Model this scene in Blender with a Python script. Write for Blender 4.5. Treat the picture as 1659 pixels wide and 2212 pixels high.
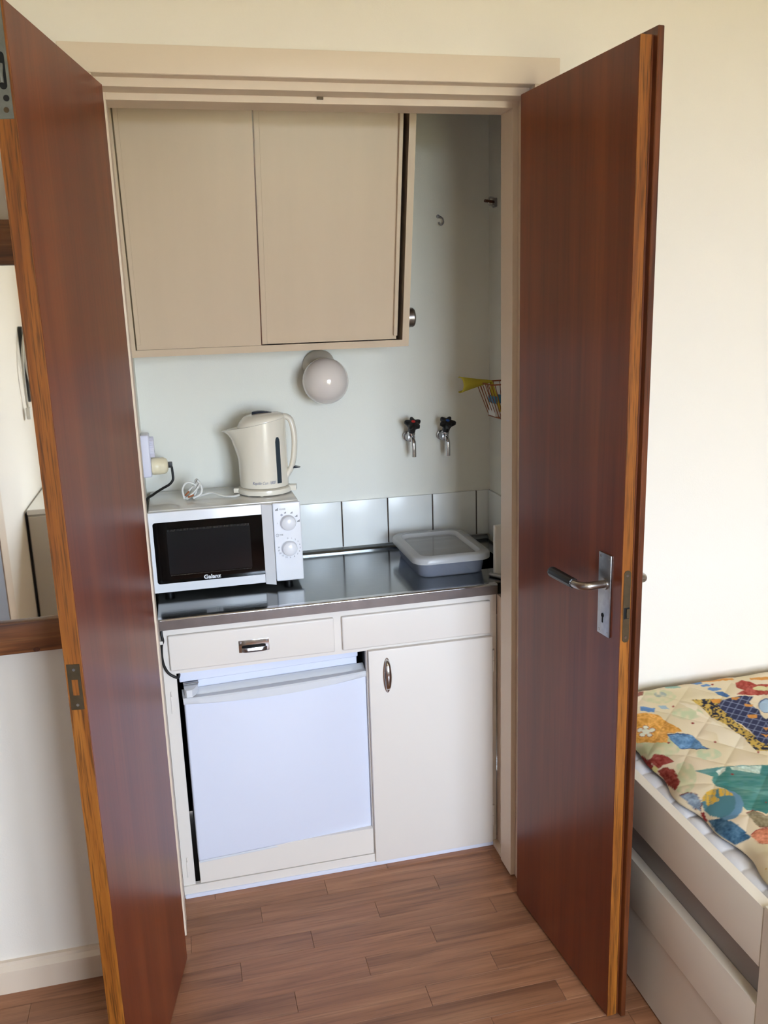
import bpy, bmesh, math, random
from mathutils import Vector, Matrix
random.seed(7)
PI = math.pi
scn = bpy.context.scene
COL = scn.collection
for o in list(bpy.data.objects): bpy.data.objects.remove(o)

# ------------------------------------------------------------------ camera
W_PX, H_PX, F_PX = 1659.0, 2212.0, 1875.1
CAM = Vector((-0.9849, -2.2167, 1.6088))
RT = Vector((0.97196808, -0.23307344, -0.03090007))
UP = Vector((0.08321321, 0.21810394, 0.97237145))
FW = Vector((0.21989453, 0.94768531, -0.23138486))
cd = bpy.data.cameras.new('camera'); cam = bpy.data.objects.new('camera', cd); COL.objects.link(cam)
cd.sensor_fit = 'VERTICAL'; cd.sensor_height = 36.0; cd.lens = F_PX / H_PX * 36.0
cd.clip_start = 0.02
cam.matrix_world = Matrix(((RT.x, UP.x, -FW.x, CAM.x), (RT.y, UP.y, -FW.y, CAM.y), (RT.z, UP.z, -FW.z, CAM.z), (0, 0, 0, 1)))
scn.camera = cam

def on(px, py, ax, val):
    d = FW + RT * ((px - W_PX / 2) / F_PX) - UP * ((py - H_PX / 2) / F_PX)
    i = 'XYZ'.index(ax); return CAM + d * ((val - CAM[i]) / d[i])
def to_px(p):
    d = Vector(p) - CAM; z = d.dot(FW)
    return W_PX / 2 + F_PX * d.dot(RT) / z, H_PX / 2 - F_PX * d.dot(UP) / z

# ------------------------------------------------------------------ light
scn.view_settings.view_transform = 'Standard'; scn.view_settings.look = 'None'
scn.view_settings.gamma = 1.0; scn.view_settings.use_curve_mapping = False
scn.view_settings.exposure = 0.38
SKY = 27.0
wd = bpy.data.worlds.new('overcast_sky'); scn.world = wd; wd.use_nodes = True
bgn = wd.node_tree.nodes['Background']; bgn.inputs[0].default_value = (0.74, 0.88, 1.06, 1); bgn.inputs[1].default_value = SKY
WX0, WX1, WZ0, WZ1, YB = -0.64, 0.56, 0.68, 2.12, -3.5      # the window in the wall behind the viewer
pl = bpy.data.lights.new('window_portal', 'AREA'); pl.shape = 'RECTANGLE'; pl.size = WX1 - WX0; pl.size_y = WZ1 - WZ0
pl.cycles.is_portal = True
po = bpy.data.objects.new('window_portal', pl); COL.objects.link(po)
po.location = ((WX0 + WX1) / 2, YB - 0.33, (WZ0 + WZ1) / 2); po.rotation_euler = (PI / 2, 0, 0)

# ------------------------------------------------------------------ helpers
def lin(c): return c / 12.92 if c <= 0.04045 else ((c + 0.055) / 1.055) ** 2.4
def rgb(r, g, b): return (lin(r / 255), lin(g / 255), lin(b / 255), 1.0)
MATS = {}
def mat(name, col, rough=0.5, metal=0.0, coat=0.0, spec=0.5, bump=0.0, bscale=200.0, mottle=0.0, mscale=6.0, trans=0.0, alpha=1.0, ior=1.45, coat_rough=0.1, stretch=None):
    m = bpy.data.materials.new(name); m.use_nodes = True; nt = m.node_tree; b = nt.nodes['Principled BSDF']
    b.inputs['Base Color'].default_value = col; b.inputs['Roughness'].default_value = rough; b.inputs['Metallic'].default_value = metal
    b.inputs['Coat Weight'].default_value = coat; b.inputs['Coat Roughness'].default_value = coat_rough
    b.inputs['Specular IOR Level'].default_value = spec; b.inputs['IOR'].default_value = ior
    b.inputs['Transmission Weight'].default_value = trans; b.inputs['Alpha'].default_value = alpha
    tc = nt.nodes.new('ShaderNodeTexCoord'); vec = tc.outputs['Object']
    if stretch:
        mp = nt.nodes.new('ShaderNodeMapping'); mp.inputs['Scale'].default_value = stretch; nt.links.new(vec, mp.inputs[0]); vec = mp.outputs[0]
    if mottle:
        n = nt.nodes.new('ShaderNodeTexNoise'); n.inputs['Scale'].default_value = mscale; n.inputs['Detail'].default_value = 4
        nt.links.new(vec, n.inputs['Vector'])
        mx = nt.nodes.new('ShaderNodeMix'); mx.data_type = 'RGBA'
        mx.inputs[6].default_value = tuple(c * (1 - mottle) for c in col[:3]) + (1,); mx.inputs[7].default_value = tuple(min(1, c * (1 + mottle)) for c in col[:3]) + (1,)
        nt.links.new(n.outputs[0], mx.inputs[0]); nt.links.new(mx.outputs[2], b.inputs['Base Color'])
    if bump:
        n = nt.nodes.new('ShaderNodeTexNoise'); n.inputs['Scale'].default_value = bscale; n.inputs['Detail'].default_value = 3
        nt.links.new(vec, n.inputs['Vector'])
        bp = nt.nodes.new('ShaderNodeBump'); bp.inputs['Strength'].default_value = bump; bp.inputs['Distance'].default_value = 0.002
        nt.links.new(n.outputs[0], bp.inputs['Height']); nt.links.new(bp.outputs[0], b.inputs['Normal'])
    MATS[name] = m; return m
def wood(name, dark, mid, light, scale=(28, 28, 1.3), fine=(260, 260, 9), rough=0.3, coat=0.0, coat_rough=0.15, rand=0.0, fine_amt=0.45, lo=0.3, hi=0.72, spec=0.5):
    m = bpy.data.materials.new(name); m.use_nodes = True; nt = m.node_tree; N = nt.nodes; L = nt.links; b = N['Principled BSDF']
    tc = N.new('ShaderNodeTexCoord'); vec = tc.outputs['Object']
    oi = None
    if rand:
        oi = N.new('ShaderNodeObjectInfo'); mul = N.new('ShaderNodeMath'); mul.operation = 'MULTIPLY'; mul.inputs[1].default_value = 37.0
        L.new(oi.outputs['Random'], mul.inputs[0]); ad = N.new('ShaderNodeVectorMath'); ad.operation = 'ADD'
        L.new(vec, ad.inputs[0]); L.new(mul.outputs[0], ad.inputs[1]); vec = ad.outputs[0]
    def noise(sc, det, dist=0.0):
        mp = N.new('ShaderNodeMapping'); mp.inputs['Scale'].default_value = sc; L.new(vec, mp.inputs[0])
        n = N.new('ShaderNodeTexNoise'); n.inputs['Scale'].default_value = 1.0; n.inputs['Detail'].default_value = det; n.inputs['Distortion'].default_value = dist
        L.new(mp.outputs[0], n.inputs['Vector']); return n.outputs[0]
    a = noise(scale, 4, 0.6); f = noise(fine, 3)
    cr = N.new('ShaderNodeValToRGB'); e = cr.color_ramp.elements; e[0].position = lo; e[0].color = dark; e[1].position = hi; e[1].color = light
    e2 = cr.color_ramp.elements.new((lo + hi) / 2); e2.color = mid; L.new(a, cr.inputs[0])
    fr = N.new('ShaderNodeValToRGB'); q = fr.color_ramp.elements; v = 1 - fine_amt; q[0].position = 0.32; q[0].color = (v, v, v, 1); q[1].position = 0.52; q[1].color = (1, 1, 1, 1); L.new(f, fr.inputs[0])
    mx = N.new('ShaderNodeMix'); mx.data_type = 'RGBA'; mx.blend_type = 'MULTIPLY'; mx.inputs[0].default_value = 1.0
    L.new(cr.outputs[0], mx.inputs[6]); L.new(fr.outputs[0], mx.inputs[7]); out = mx.outputs[2]
    if rand:
        mr = N.new('ShaderNodeMapRange'); mr.inputs[3].default_value = 1 - rand; mr.inputs[4].default_value = 1 + rand; L.new(oi.outputs['Random'], mr.inputs[0])
        m2 = N.new('ShaderNodeMix'); m2.data_type = 'RGBA'; m2.blend_type = 'MULTIPLY'; m2.inputs[0].default_value = 1.0
        L.new(out, m2.inputs[6]); L.new(mr.outputs[0], m2.inputs[7]); out = m2.outputs[2]
    b.inputs['Specular IOR Level'].default_value = spec; L.new(out, b.inputs['Base Color']); b.inputs['Roughness'].default_value = rough
    b.inputs['Coat Weight'].default_value = coat; b.inputs['Coat Roughness'].default_value = coat_rough; b.inputs['Coat IOR'].default_value = 1.55
    bp = N.new('ShaderNodeBump'); bp.inputs['Strength'].default_value = 0.08; bp.inputs['Distance'].default_value = 0.001
    if spec: L.new(f, bp.inputs['Height']); L.new(bp.outputs[0], b.inputs['Normal'])
    MATS[name] = m; return m

B = {}      # object -> its origin in build coordinates
def center_of(bm):
    lo = Vector((1e9,) * 3); hi = Vector((-1e9,) * 3)
    for v in bm.verts:
        for i in range(3): lo[i] = min(lo[i], v.co[i]); hi[i] = max(hi[i], v.co[i])
    return (lo + hi) / 2
def obj(name, bm, m, parent=None, smooth=None, origin=None, label=None):
    c = Vector(origin) if origin is not None else center_of(bm)
    for v in bm.verts: v.co -= c
    bmesh.ops.recalc_face_normals(bm, faces=bm.faces[:])
    me = bpy.data.meshes.new(name)
    if smooth is not None:
        for f in bm.faces: f.smooth = True
        for e in bm.edges:
            if len(e.link_faces) == 2 and e.calc_face_angle(0) > math.radians(smooth): e.smooth = False
    bm.to_mesh(me); bm.free()
    o = bpy.data.objects.new(name, me); COL.objects.link(o)
    if m is not None: me.materials.append(m if not isinstance(m, str) else MATS[m])
    B[o] = c
    if parent is not None: o.parent = parent; o.location = c - B[parent]
    else: o.location = c
    if label: o['label'] = label
    return o
def thing(name, label, cat, loc=(0, 0, 0), local=False, rotz=0.0, group=None):
    o = bpy.data.objects.new(name, None); COL.objects.link(o); o.empty_display_size = 0.05
    o.location = loc; o.rotation_euler = (0, 0, rotz); B[o] = Vector((0, 0, 0)) if local else Vector(loc)
    return tag(o, label, cat, group)
def tag(o, label, cat, group=None):
    o['label'] = label; o['category'] = cat
    if group: o['group'] = group
    return o
def struct(o, label=None, cat=None):
    o['kind'] = 'structure'
    if label: o['label'] = label
    if cat: o['category'] = cat
    return o
def new(): return bmesh.new()
def box(bm, x0, x1, y0, y1, z0, z1, bev=0.0, seg=2, fn=None):
    x0, x1 = sorted((x0, x1)); y0, y1 = sorted((y0, y1)); z0, z1 = sorted((z0, z1))
    r = bmesh.ops.create_cube(bm, size=1.0); vs = r['verts']
    for v in vs: v.co = Vector(((x0 + x1) / 2 + v.co.x * (x1 - x0), (y0 + y1) / 2 + v.co.y * (y1 - y0), (z0 + z1) / 2 + v.co.z * (z1 - z0)))
    if bev:
        es = list({e for v in vs for e in v.link_edges})
        rr = bmesh.ops.bevel(bm, geom=es, offset=bev, segments=seg, affect='EDGES', profile=0.6)
        vs = list({v for f in rr['faces'] for v in f.verts} | {v for v in vs if v.is_valid})
    if fn:
        for v in vs: v.co = fn(v.co)
    return vs
def bx(name, parent, m, x0, x1, y0, y1, z0, z1, bev=0.0, seg=2, fn=None, label=None):
    bm = new(); box(bm, x0, x1, y0, y1, z0, z1, bev, seg, fn); return obj(name, bm, m, parent, smooth=40 if bev else None, label=label)
def prism(bm, pts, axis, a0, a1):
    """polygon extruded along an axis; pts are the two other coordinates in order"""
    def P(u, v, a):
        return {'X': (a, u, v), 'Y': (u, a, v), 'Z': (u, v, a)}[axis]
    A = [bm.verts.new(P(u, v, a0)) for u, v in pts]; C = [bm.verts.new(P(u, v, a1)) for u, v in pts]
    n = len(pts); bm.faces.new(A); bm.faces.new(C[::-1])
    for i in range(n): bm.faces.new((A[i], C[i], C[(i + 1) % n], A[(i + 1) % n]))
    return A + C
def loft(bm, rings, caps=True):
    R = [[bm.verts.new(p) for p in r] for r in rings]; n = len(R[0])
    for a, b in zip(R, R[1:]):
        for i in range(n): bm.faces.new((a[i], a[(i + 1) % n], b[(i + 1) % n], b[i]))
    if caps: bm.faces.new(R[0][::-1]); bm.faces.new(R[-1])
    return R
def frame_of(d):
    d = d.normalized(); a = Vector((0, 0, 1)) if abs(d.z) < 0.9 else Vector((1, 0, 0))
    u = d.cross(a).normalized(); return u, d.cross(u).normalized()
def lathe(bm, prof, base, axis, n=28):
    """prof = [(radius, distance along axis)]"""
    d = Vector(axis).normalized(); u, w = frame_of(d); base = Vector(base)
    loft(bm, [[base + d * t + (u * math.cos(2 * PI * i / n) + w * math.sin(2 * PI * i / n)) * max(r, 1e-4) for i in range(n)] for r, t in prof])
def smooth_path(pts, k=6):
    pts = [Vector(p) for p in pts]; out = []
    for i in range(len(pts) - 1):
        p0 = pts[max(i - 1, 0)]; p1 = pts[i]; p2 = pts[i + 1]; p3 = pts[min(i + 2, len(pts) - 1)]
        for j in range(k):
            t = j / k
            out.append(0.5 * ((2 * p1) + (p2 - p0) * t + (2 * p0 - 5 * p1 + 4 * p2 - p3) * t * t + (3 * p1 - p0 - 3 * p2 + p3) * t ** 3))
    out.append(pts[-1]); return out
def tube(bm, pts, r, n=10, k=6, radii=None):
    path = smooth_path(pts, k) if k > 1 else [Vector(p) for p in pts]
    rings = []; u = None
    for i, p in enumerate(path):
        d = (path[min(i + 1, len(path) - 1)] - path[max(i - 1, 0)]).normalized()
        if u is None: u, w = frame_of(d)
        else:
            u = (u - d * u.dot(d)).normalized(); w = d.cross(u)
        rr = r if radii is None else radii[0] + (radii[1] - radii[0]) * i / (len(path) - 1)
        rings.append([p + (u * math.cos(2 * PI * j / n) + w * math.sin(2 * PI * j / n)) * rr for j in range(n)])
    loft(bm, rings)
def rrect(x0, x1, y0, y1, r, n=5):
    pts = []
    for cx, cy, a in ((x1 - r, y1 - r, 0), (x0 + r, y1 - r, PI / 2), (x0 + r, y0 + r, PI), (x1 - r, y0 + r, 1.5 * PI)):
        for i in range(n + 1):
            t = a + PI / 2 * i / n; pts.append((cx + r * math.cos(t), cy + r * math.sin(t)))
    return pts
def text(name, body, size, parent, m, origin, right, up, align='CENTER', bold=0.0, shear=0.0, width=None):
    cu = bpy.data.curves.new(name, 'FONT'); cu.body = body; cu.size = size; cu.align_x = align; cu.align_y = 'CENTER'; cu.offset = bold; cu.shear = shear; cu.extrude = 0.0002; cu.resolution_u = 3
    t = bpy.data.objects.new(name + '_tmp', cu); COL.objects.link(t); bpy.context.view_layer.update()
    me = bpy.data.meshes.new_from_object(t); bpy.data.objects.remove(t); bpy.data.curves.remove(cu)
    bm = new(); bm.from_mesh(me); bpy.data.meshes.remove(me)
    right = Vector(right).normalized(); up = Vector(up).normalized(); nn = right.cross(up); origin = Vector(origin)
    k = 1.0
    if width:
        xs = [v.co.x for v in bm.verts]; k = width / (max(xs) - min(xs))
    for v in bm.verts: v.co = origin + right * v.co.x * k + up * v.co.y + nn * v.co.z
    return obj(name, bm, m, parent)
def disc(name, parent, m, c, nrm, r, h=0.001, n=20):
    bm = new(); lathe(bm, [(0, 0), (r, 0), (r, h), (0, h)], c, nrm, n); return obj(name, bm, m, parent, smooth=40)

# ------------------------------------------------------------------ materials
mat('wall_paint', rgb(242, 233, 221), 0.75, bump=0.12, bscale=260)
mat('niche_paint', rgb(232, 231, 222), 0.6, bump=0.2, bscale=420)
mat('ceiling_paint', rgb(240, 236, 224), 0.8)
mat('trim_paint', rgb(230, 211, 190), 0.4, bump=0.03, bscale=90)
mat('cab_paint', rgb(236, 228, 220), 0.35, bump=0.04, bscale=60)
mat('upper_paint', rgb(208, 187, 162), 0.35, mottle=0.05, mscale=3.0, stretch=(6, 1, 0.6), bump=0.03, bscale=60)
mat('fridge_white', rgb(226, 230, 246), 0.28, coat=0.3)
mat('fridge_plastic', rgb(224, 226, 231), 0.3)
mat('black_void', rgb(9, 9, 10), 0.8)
mat('grout', rgb(66, 50, 40), 0.9)
mat('tile_white', rgb(234, 236, 234), 0.26, coat=0.0)
mat('steel_top', (0.24, 0.25, 0.25, 1), 0.14, metal=1.0, bump=0.05, bscale=30, stretch=(1, 8, 1), mottle=0.08, mscale=14)
mat('steel_edge', (0.23, 0.20, 0.19, 1), 0.34, metal=1.0, mottle=0.2, mscale=26)
mat('chrome', (0.58, 0.58, 0.60, 1), 0.12, metal=1.0)
mat('worn_chrome', (0.34, 0.34, 0.35, 1), 0.28, metal=1.0, mottle=0.3, mscale=60)
mat('nickel', (0.40, 0.37, 0.35, 1), 0.28, metal=1.0, mottle=0.35, mscale=45)
mat('brass_dark', rgb(92, 78, 58), 0.45, metal=0.7, mottle=0.3, mscale=60)
mat('zinc', rgb(120, 122, 116), 0.5, metal=0.6, mottle=0.3, mscale=70)
mat('black_plastic', rgb(26, 25, 25), 0.35)
mat('tap_black', rgb(24, 21, 19), 0.4)
mat('red_dot', rgb(196, 30, 28), 0.4)
mat('blue_dot', rgb(34, 80, 150), 0.4)
mat('rubber_black', rgb(18, 17, 18), 0.45)
mat('microwave_white', rgb(238, 238, 242), 0.25, coat=0.2)
mat('microwave_top', rgb(226, 222, 214), 0.14, coat=0.4)
mat('microwave_glass', rgb(5, 5, 6), 0.06, spec=0.3)
mat('microwave_mesh', rgb(24, 26, 29), 0.1, spec=0.4)
mat('print_grey', rgb(120, 120, 126), 0.5)
mat('dot_grey', rgb(54, 52, 48), 0.5)
mat('print_white', rgb(232, 232, 236), 0.5)
mat('print_blue', rgb(120, 124, 150), 0.5)
mat('kettle_cream', rgb(238, 230, 214), 0.22, coat=0.3)
mat('kettle_dark', rgb(24, 32, 46), 0.25)
mat('kettle_gauge', rgb(52, 64, 72), 0.12, coat=0.5)
mat('cord_white', rgb(226, 224, 218), 0.35)
mat('copper_tie', rgb(170, 100, 60), 0.5)
mat('plug_cream', rgb(240, 228, 196), 0.3)
mat('timer_white', rgb(222, 220, 234), 0.35)
mat('lamp_glass', rgb(226, 216, 210), 0.06, coat=0.6)
mat('lamp_base', rgb(196, 188, 174), 0.4)
mat('wire_orange', rgb(150, 76, 28), 0.4)
mat('cloth_yellow', rgb(192, 176, 60), 0.85, bump=0.3, bscale=700)
mat('sponge_blue', rgb(70, 128, 160), 0.8)
mat('paper_white', rgb(226, 224, 220), 0.7)
def clear_plastic(name, tint, milk, rough, see):
    m = mat(name, milk, rough); nt = m.node_tree; b = nt.nodes['Principled BSDF']; o = nt.nodes['Material Output']
    t = nt.nodes.new('ShaderNodeBsdfTransparent'); t.inputs[0].default_value = tint; x = nt.nodes.new('ShaderNodeMixShader'); x.inputs[0].default_value = see
    nt.links.new(b.outputs[0], x.inputs[1]); nt.links.new(t.outputs[0], x.inputs[2]); nt.links.new(x.outputs[0], o.inputs[0])
clear_plastic('box_plastic', (0.80, 0.82, 0.88, 1), (0.62, 0.65, 0.74, 1), 0.2, 0.78)
clear_plastic('lid_plastic', (0.92, 0.92, 0.92, 1), (0.80, 0.80, 0.80, 1), 0.22, 0.58)
clear_plastic('lid_clear', (0.90, 0.90, 0.90, 1), (0.72, 0.71, 0.68, 1), 0.08, 0.62)
mat('white_plastic', rgb(236, 232, 224), 0.35)
mat('mirror_glass', (0.80, 0.80, 0.77, 1), 0.015, metal=1.0)
mat('bed_paint', rgb(228, 216, 200), 0.4)
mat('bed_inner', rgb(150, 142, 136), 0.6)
mat('pad_white', rgb(232, 230, 236), 0.85, bump=0.15, bscale=500)
mat('dresser_paint', rgb(206, 198, 184), 0.45)
mat('door_grey', rgb(150, 154, 164), 0.5)
mat('black_metal', rgb(22, 22, 22), 0.4)
mat('cable_grey', rgb(206, 202, 192), 0.45)
mat('ground_warm', rgb(176, 160, 118), 0.9, mottle=0.3, mscale=0.3)
wood('mahogany', rgb(104, 42, 14), rgb(116, 50, 18), rgb(132, 62, 24), scale=(13, 13, 0.7), fine=(110, 110, 4.5), rough=0.6, coat=0.8, coat_rough=0.28, fine_amt=0.14, spec=0.0)
wood('mahogany_edge', rgb(116, 60, 14), rgb(146, 84, 24), rgb(168, 104, 36), scale=(40, 40, 2.0), fine=(330, 330, 14), rough=0.4, coat=0.2, fine_amt=0.6)
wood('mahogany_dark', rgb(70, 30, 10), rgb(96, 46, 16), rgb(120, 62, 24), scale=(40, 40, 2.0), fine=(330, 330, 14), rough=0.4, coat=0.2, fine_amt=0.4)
wood('pine', rgb(96, 50, 22), rgb(138, 82, 42), rgb(164, 106, 60), scale=(2.5, 20, 42), fine=(6, 200, 160), rough=0.4, coat=0.3, fine_amt=0.35)
wood('oak_laminate', rgb(136, 90, 62), rgb(160, 109, 77), rgb(176, 126, 92), scale=(2.2, 30, 20), fine=(7, 210, 60), rough=0.36, coat=0.05, coat_rough=0.25, rand=0.12, fine_amt=0.26)
mp_ = bpy.data.materials.new('window_pane'); mp_.use_nodes = True; nt = mp_.node_tree; nt.nodes.clear()
_o = nt.nodes.new('ShaderNodeOutputMaterial'); _t = nt.nodes.new('ShaderNodeBsdfTransparent'); _g = nt.nodes.new('ShaderNodeBsdfGlossy'); _g.inputs['Roughness'].default_value = 0.02
_x = nt.nodes.new('ShaderNodeMixShader'); _x.inputs[0].default_value = 0.06; nt.links.new(_t.outputs[0], _x.inputs[1]); nt.links.new(_g.outputs[0], _x.inputs[2]); nt.links.new(_x.outputs[0], _o.inputs[0]); MATS['window_pane'] = mp_

# ------------------------------------------------------------------ room shell
XL, XR, YF, YN, ZC = -1.70, 2.40, -0.235, 0.46, 2.52
JL, JR = -1.08, -0.169          # opening between the door stops
bm = new()
box(bm, XL - 0.1, JL - 0.02, YF, -0.085, 0, ZC); box(bm, JR + 0.02, XR + 0.1, YF, -0.085, 0, ZC); box(bm, JL - 0.02, JR + 0.02, YF, -0.085, 2.0805, ZC)
struct(obj('wall_front', bm, 'wall_paint'), 'cream painted wall around the kitchenette opening', 'wall')
bm = new(); box(bm, XL - 0.12, XL, YB - 0.1, YF, 0, ZC); struct(obj('wall_left', bm, 'wall_paint'), 'cream wall seen in the mirror', 'wall')
bm = new(); box(bm, XR, XR + 0.12, YB - 0.1, YF, 0, ZC); struct(obj('wall_right', bm, 'wall_paint'), 'cream wall at the far end of the bed', 'wall')
bm = new(); box(bm, XL, WX0, YB - 0.32, YB, 0, ZC); box(bm, WX1, XR, YB - 0.32, YB, 0, ZC); box(bm, WX0, WX1, YB - 0.32, YB, 0, WZ0); box(bm, WX0, WX1, YB - 0.32, YB, WZ1, ZC)  # unseen wall made extra thick so its window reveal cuts light onto wall_left
struct(obj('wall_back', bm, 'wall_paint'), 'cream wall with the window behind the viewer', 'wall')
bm = new(); box(bm, XL - 0.1, XR + 0.1, YB - 0.1, YF + 0.1, ZC, ZC + 0.1); struct(obj('ceiling', bm, 'ceiling_paint'), 'white ceiling of the room', 'ceiling')
wn = struct(thing('window_1', 'wide white framed window in the wall behind the viewer', 'window', ((WX0 + WX1) / 2, YB - 0.26, WZ0)))
bm = new()
for a, b_, c, d in ((WX0, WX1, WZ0, WZ0 + 0.05), (WX0, WX1, WZ1 - 0.05, WZ1), (WX0, WX0 + 0.05, WZ0, WZ1), (WX1 - 0.05, WX1, WZ0, WZ1), (-0.07, -0.01, WZ0, WZ1)): box(bm, a, b_, YB - 0.29, YB - 0.23, c, d)
obj('window_frame', bm, 'trim_paint', wn)
for a, b_ in ((WX0 + 0.05, -0.07), (-0.01, WX1 - 0.05)): bx('pane', wn, 'window_pane', a, b_, YB - 0.262, YB - 0.258, WZ0 + 0.05, WZ1 - 0.05)
bm = new(); box(bm, -40, 40, -80, YB - 0.8, -3.1, -3.0); struct(obj('ground_outside', bm, 'ground_warm'), 'dry ground outside below the window', 'ground')

# niche walls
bm = new(); box(bm, -1.16, 0.06, YN, YN + 0.06, 0, 2.4)
nb = struct(obj('wall_niche_back', bm, 'niche_paint'), 'pale back wall of the kitchenette niche with tiled splashback', 'wall')
bm = new(); box(bm, -1.16, -1.10, -0.085, YN, 0, 2.4); struct(obj('wall_niche_left', bm, 'niche_paint'), 'left side wall of the kitchenette niche', 'wall')
bm = new(); box(bm, 0, 0.06, -0.085, YN, 0, 2.4); nr = struct(obj('wall_niche_right', bm, 'niche_paint'), 'shaded right side wall of the kitchenette niche', 'wall')
bm = new(); box(bm, -1.16, 0.06, -0.085, YN + 0.06, 2.4, 2.46); struct(obj('ceiling_niche', bm, 'niche_paint'), 'ceiling inside the kitchenette niche', 'ceiling')
bm = new(); box(bm, -0.1485, 0.0, -0.085, -0.001, 0.0125, 0.80); box(bm, JR + 0.005, 0.0, -0.085, -0.001, 0, 0.0125); struct(obj('trim_2', bm, 'trim_paint'), 'narrow filler strip between door frame and base cabinet', 'trim')
TZ, TP = 0.853, 0.1515
bx('grout', nb, 'grout', -1.10, -0.001, YN - 0.004, YN, TZ, TZ + 0.149)
tile_edges = [-0.002, -0.0497] + [-0.0497 - TP * i for i in range(1, 8)]
for x1, x0 in zip(tile_edges, tile_edges[1:]):
    x0 = max(x0, -1.099)
    if x1 - x0 > 0.02: bx('tile', nb, 'tile_white', x0 + 0.002, x1 - 0.002, YN - 0.009, YN - 0.001, TZ, TZ + 0.15, 0.0018)
bx('grout', nr, 'grout', -0.004, 0, 0.02, YN - 0.01, TZ, TZ + 0.149)
for k in range(3):
    y1 = YN - 0.011 - TP * k; bx('tile', nr, 'tile_white', -0.009, -0.001, y1 - TP + 0.004, y1, TZ, TZ + 0.15, 0.0018)

# floor: laminate strips
bm = new(); box(bm, XL - 0.1, XR + 0.1, YB - 0.1, YN, -0.06, -0.009)
fl = struct(obj('floor', bm, 'grout'), 'oak laminate strip floor', 'floor')
SW, SL = 0.066, 0.50
def strip_mesh(l):
    bm = new(); box(bm, -l / 2, l / 2, -SW / 2 + 0.0002, SW / 2 - 0.0002, -0.008, 0.0, 0.0005, 1); me = bpy.data.meshes.new('plank'); bm.to_mesh(me); bm.free(); me.materials.append(MATS['oak_laminate']); return me
SM = strip_mesh(SL - 0.0006)
r = 0; y = 0.035
while y > -1.36:
    x = -2.5 + (r * 0.31) % SL
    while x < 0.45:
        if x > XL - 0.5:
            o = bpy.data.objects.new('plank', SM); COL.objects.link(o); o.parent = fl; o.location = Vector((x + SL / 2, y - SW / 2, 0)) - B[fl]
        x += SL
    y -= SW; r += 1
bm = new(); yy = y
while yy > YB:
    x = -2.5 + (r * 0.31) % SL
    while x < XR: box(bm, max(x, XL - 0.1) + 0.0003, max(min(x + SL, XR), XL - 0.09) - 0.0003, yy - SW + 0.0003, yy, -0.008, 0); x += SL
    yy -= SW; r += 1
y2 = 0.035; r2 = 0
while y2 > y + 0.001:
    x = -2.5 + (r2 * 0.31) % SL
    while x < 0.45: x += SL
    while x < XR: box(bm, x + 0.0003, min(x + SL, XR) - 0.0003, y2 - SW + 0.0003, y2, -0.008, 0); x += SL
    y2 -= SW; r2 += 1
rest = obj('plank_field', bm, 'oak_laminate', fl); rest['kind'] = 'stuff'

# door frame
fr = struct(thing('trim_1', 'cream painted door frame around the kitchenette opening', 'door frame', ((JL + JR) / 2, YF, 0)))
CY = YF - 0.012
bm = new(); box(bm, -1.160, -0.090, CY, YF, 2.080, 2.135, 0.002); box(bm, JL - 0.0195, JR + 0.0195, CY + 0.002, -0.2145, 2.0795, 2.0803); obj('casing_head', bm, 'trim_paint', fr, 40)
bm = new(); box(bm, -0.150, -0.090, CY, YF, 0, 2.080, 0.002); obj('casing_side', bm, 'trim_paint', fr, 40)
bm = new(); box(bm, -1.160, -1.100, CY, YF, 0, 2.080, 0.002); obj('casing_side', bm, 'trim_paint', fr, 40)
for xa, xb, xs in ((JR + 0.014, JR + 0.03, JR), (JL - 0.014, JL - 0.03, JL)):
    bm = new(); box(bm, xa, xb, -0.214, -0.085, 0, 2.080, 0.001); box(bm, xs, xa, -0.163, -0.085, 0.004, 2.080, 0.001); obj('jamb', bm, 'trim_paint', fr)
bm = new(); box(bm, JL - 0.014, JR + 0.014, -0.214, -0.085, 2.062, 2.090, 0.001); box(bm, JL, JR, -0.163, -0.085, 2.0475, 2.062, 0.001); obj('jamb_head', bm, 'trim_paint', fr)
p = on(691, 205, 'Y', -0.165)
bm = new(); box(bm, p.x - 0.007, p.x + 0.007, -0.168, -0.163, 2.056, 2.0615, 0.0005); obj('strike_plate', bm, 'brass_dark', fr)

# baseboard left of the doors
bm = new()
prism(bm, [(YF, 0), (YF - 0.013, 0), (YF - 0.013, 0.054), (YF - 0.022, 0.055), (YF - 0.022, 0.068), (YF - 0.012, 0.078), (YF - 0.010, 0.086), (YF, 0.086)], 'X', XL, -1.160)
struct(obj('baseboard_front', bm, 'trim_paint'), 'white moulded baseboard left of the open doors', 'baseboard')

# ------------------------------------------------------------------ doors
DZ0, DZ1 = 0.008, 2.0566
h = Vector((-0.1860, -0.2521)); f = Vector((-0.1466, -0.7025)); ang = math.atan2(f.y - h.y, f.x - h.x); LEN = (f - h).length
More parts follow.
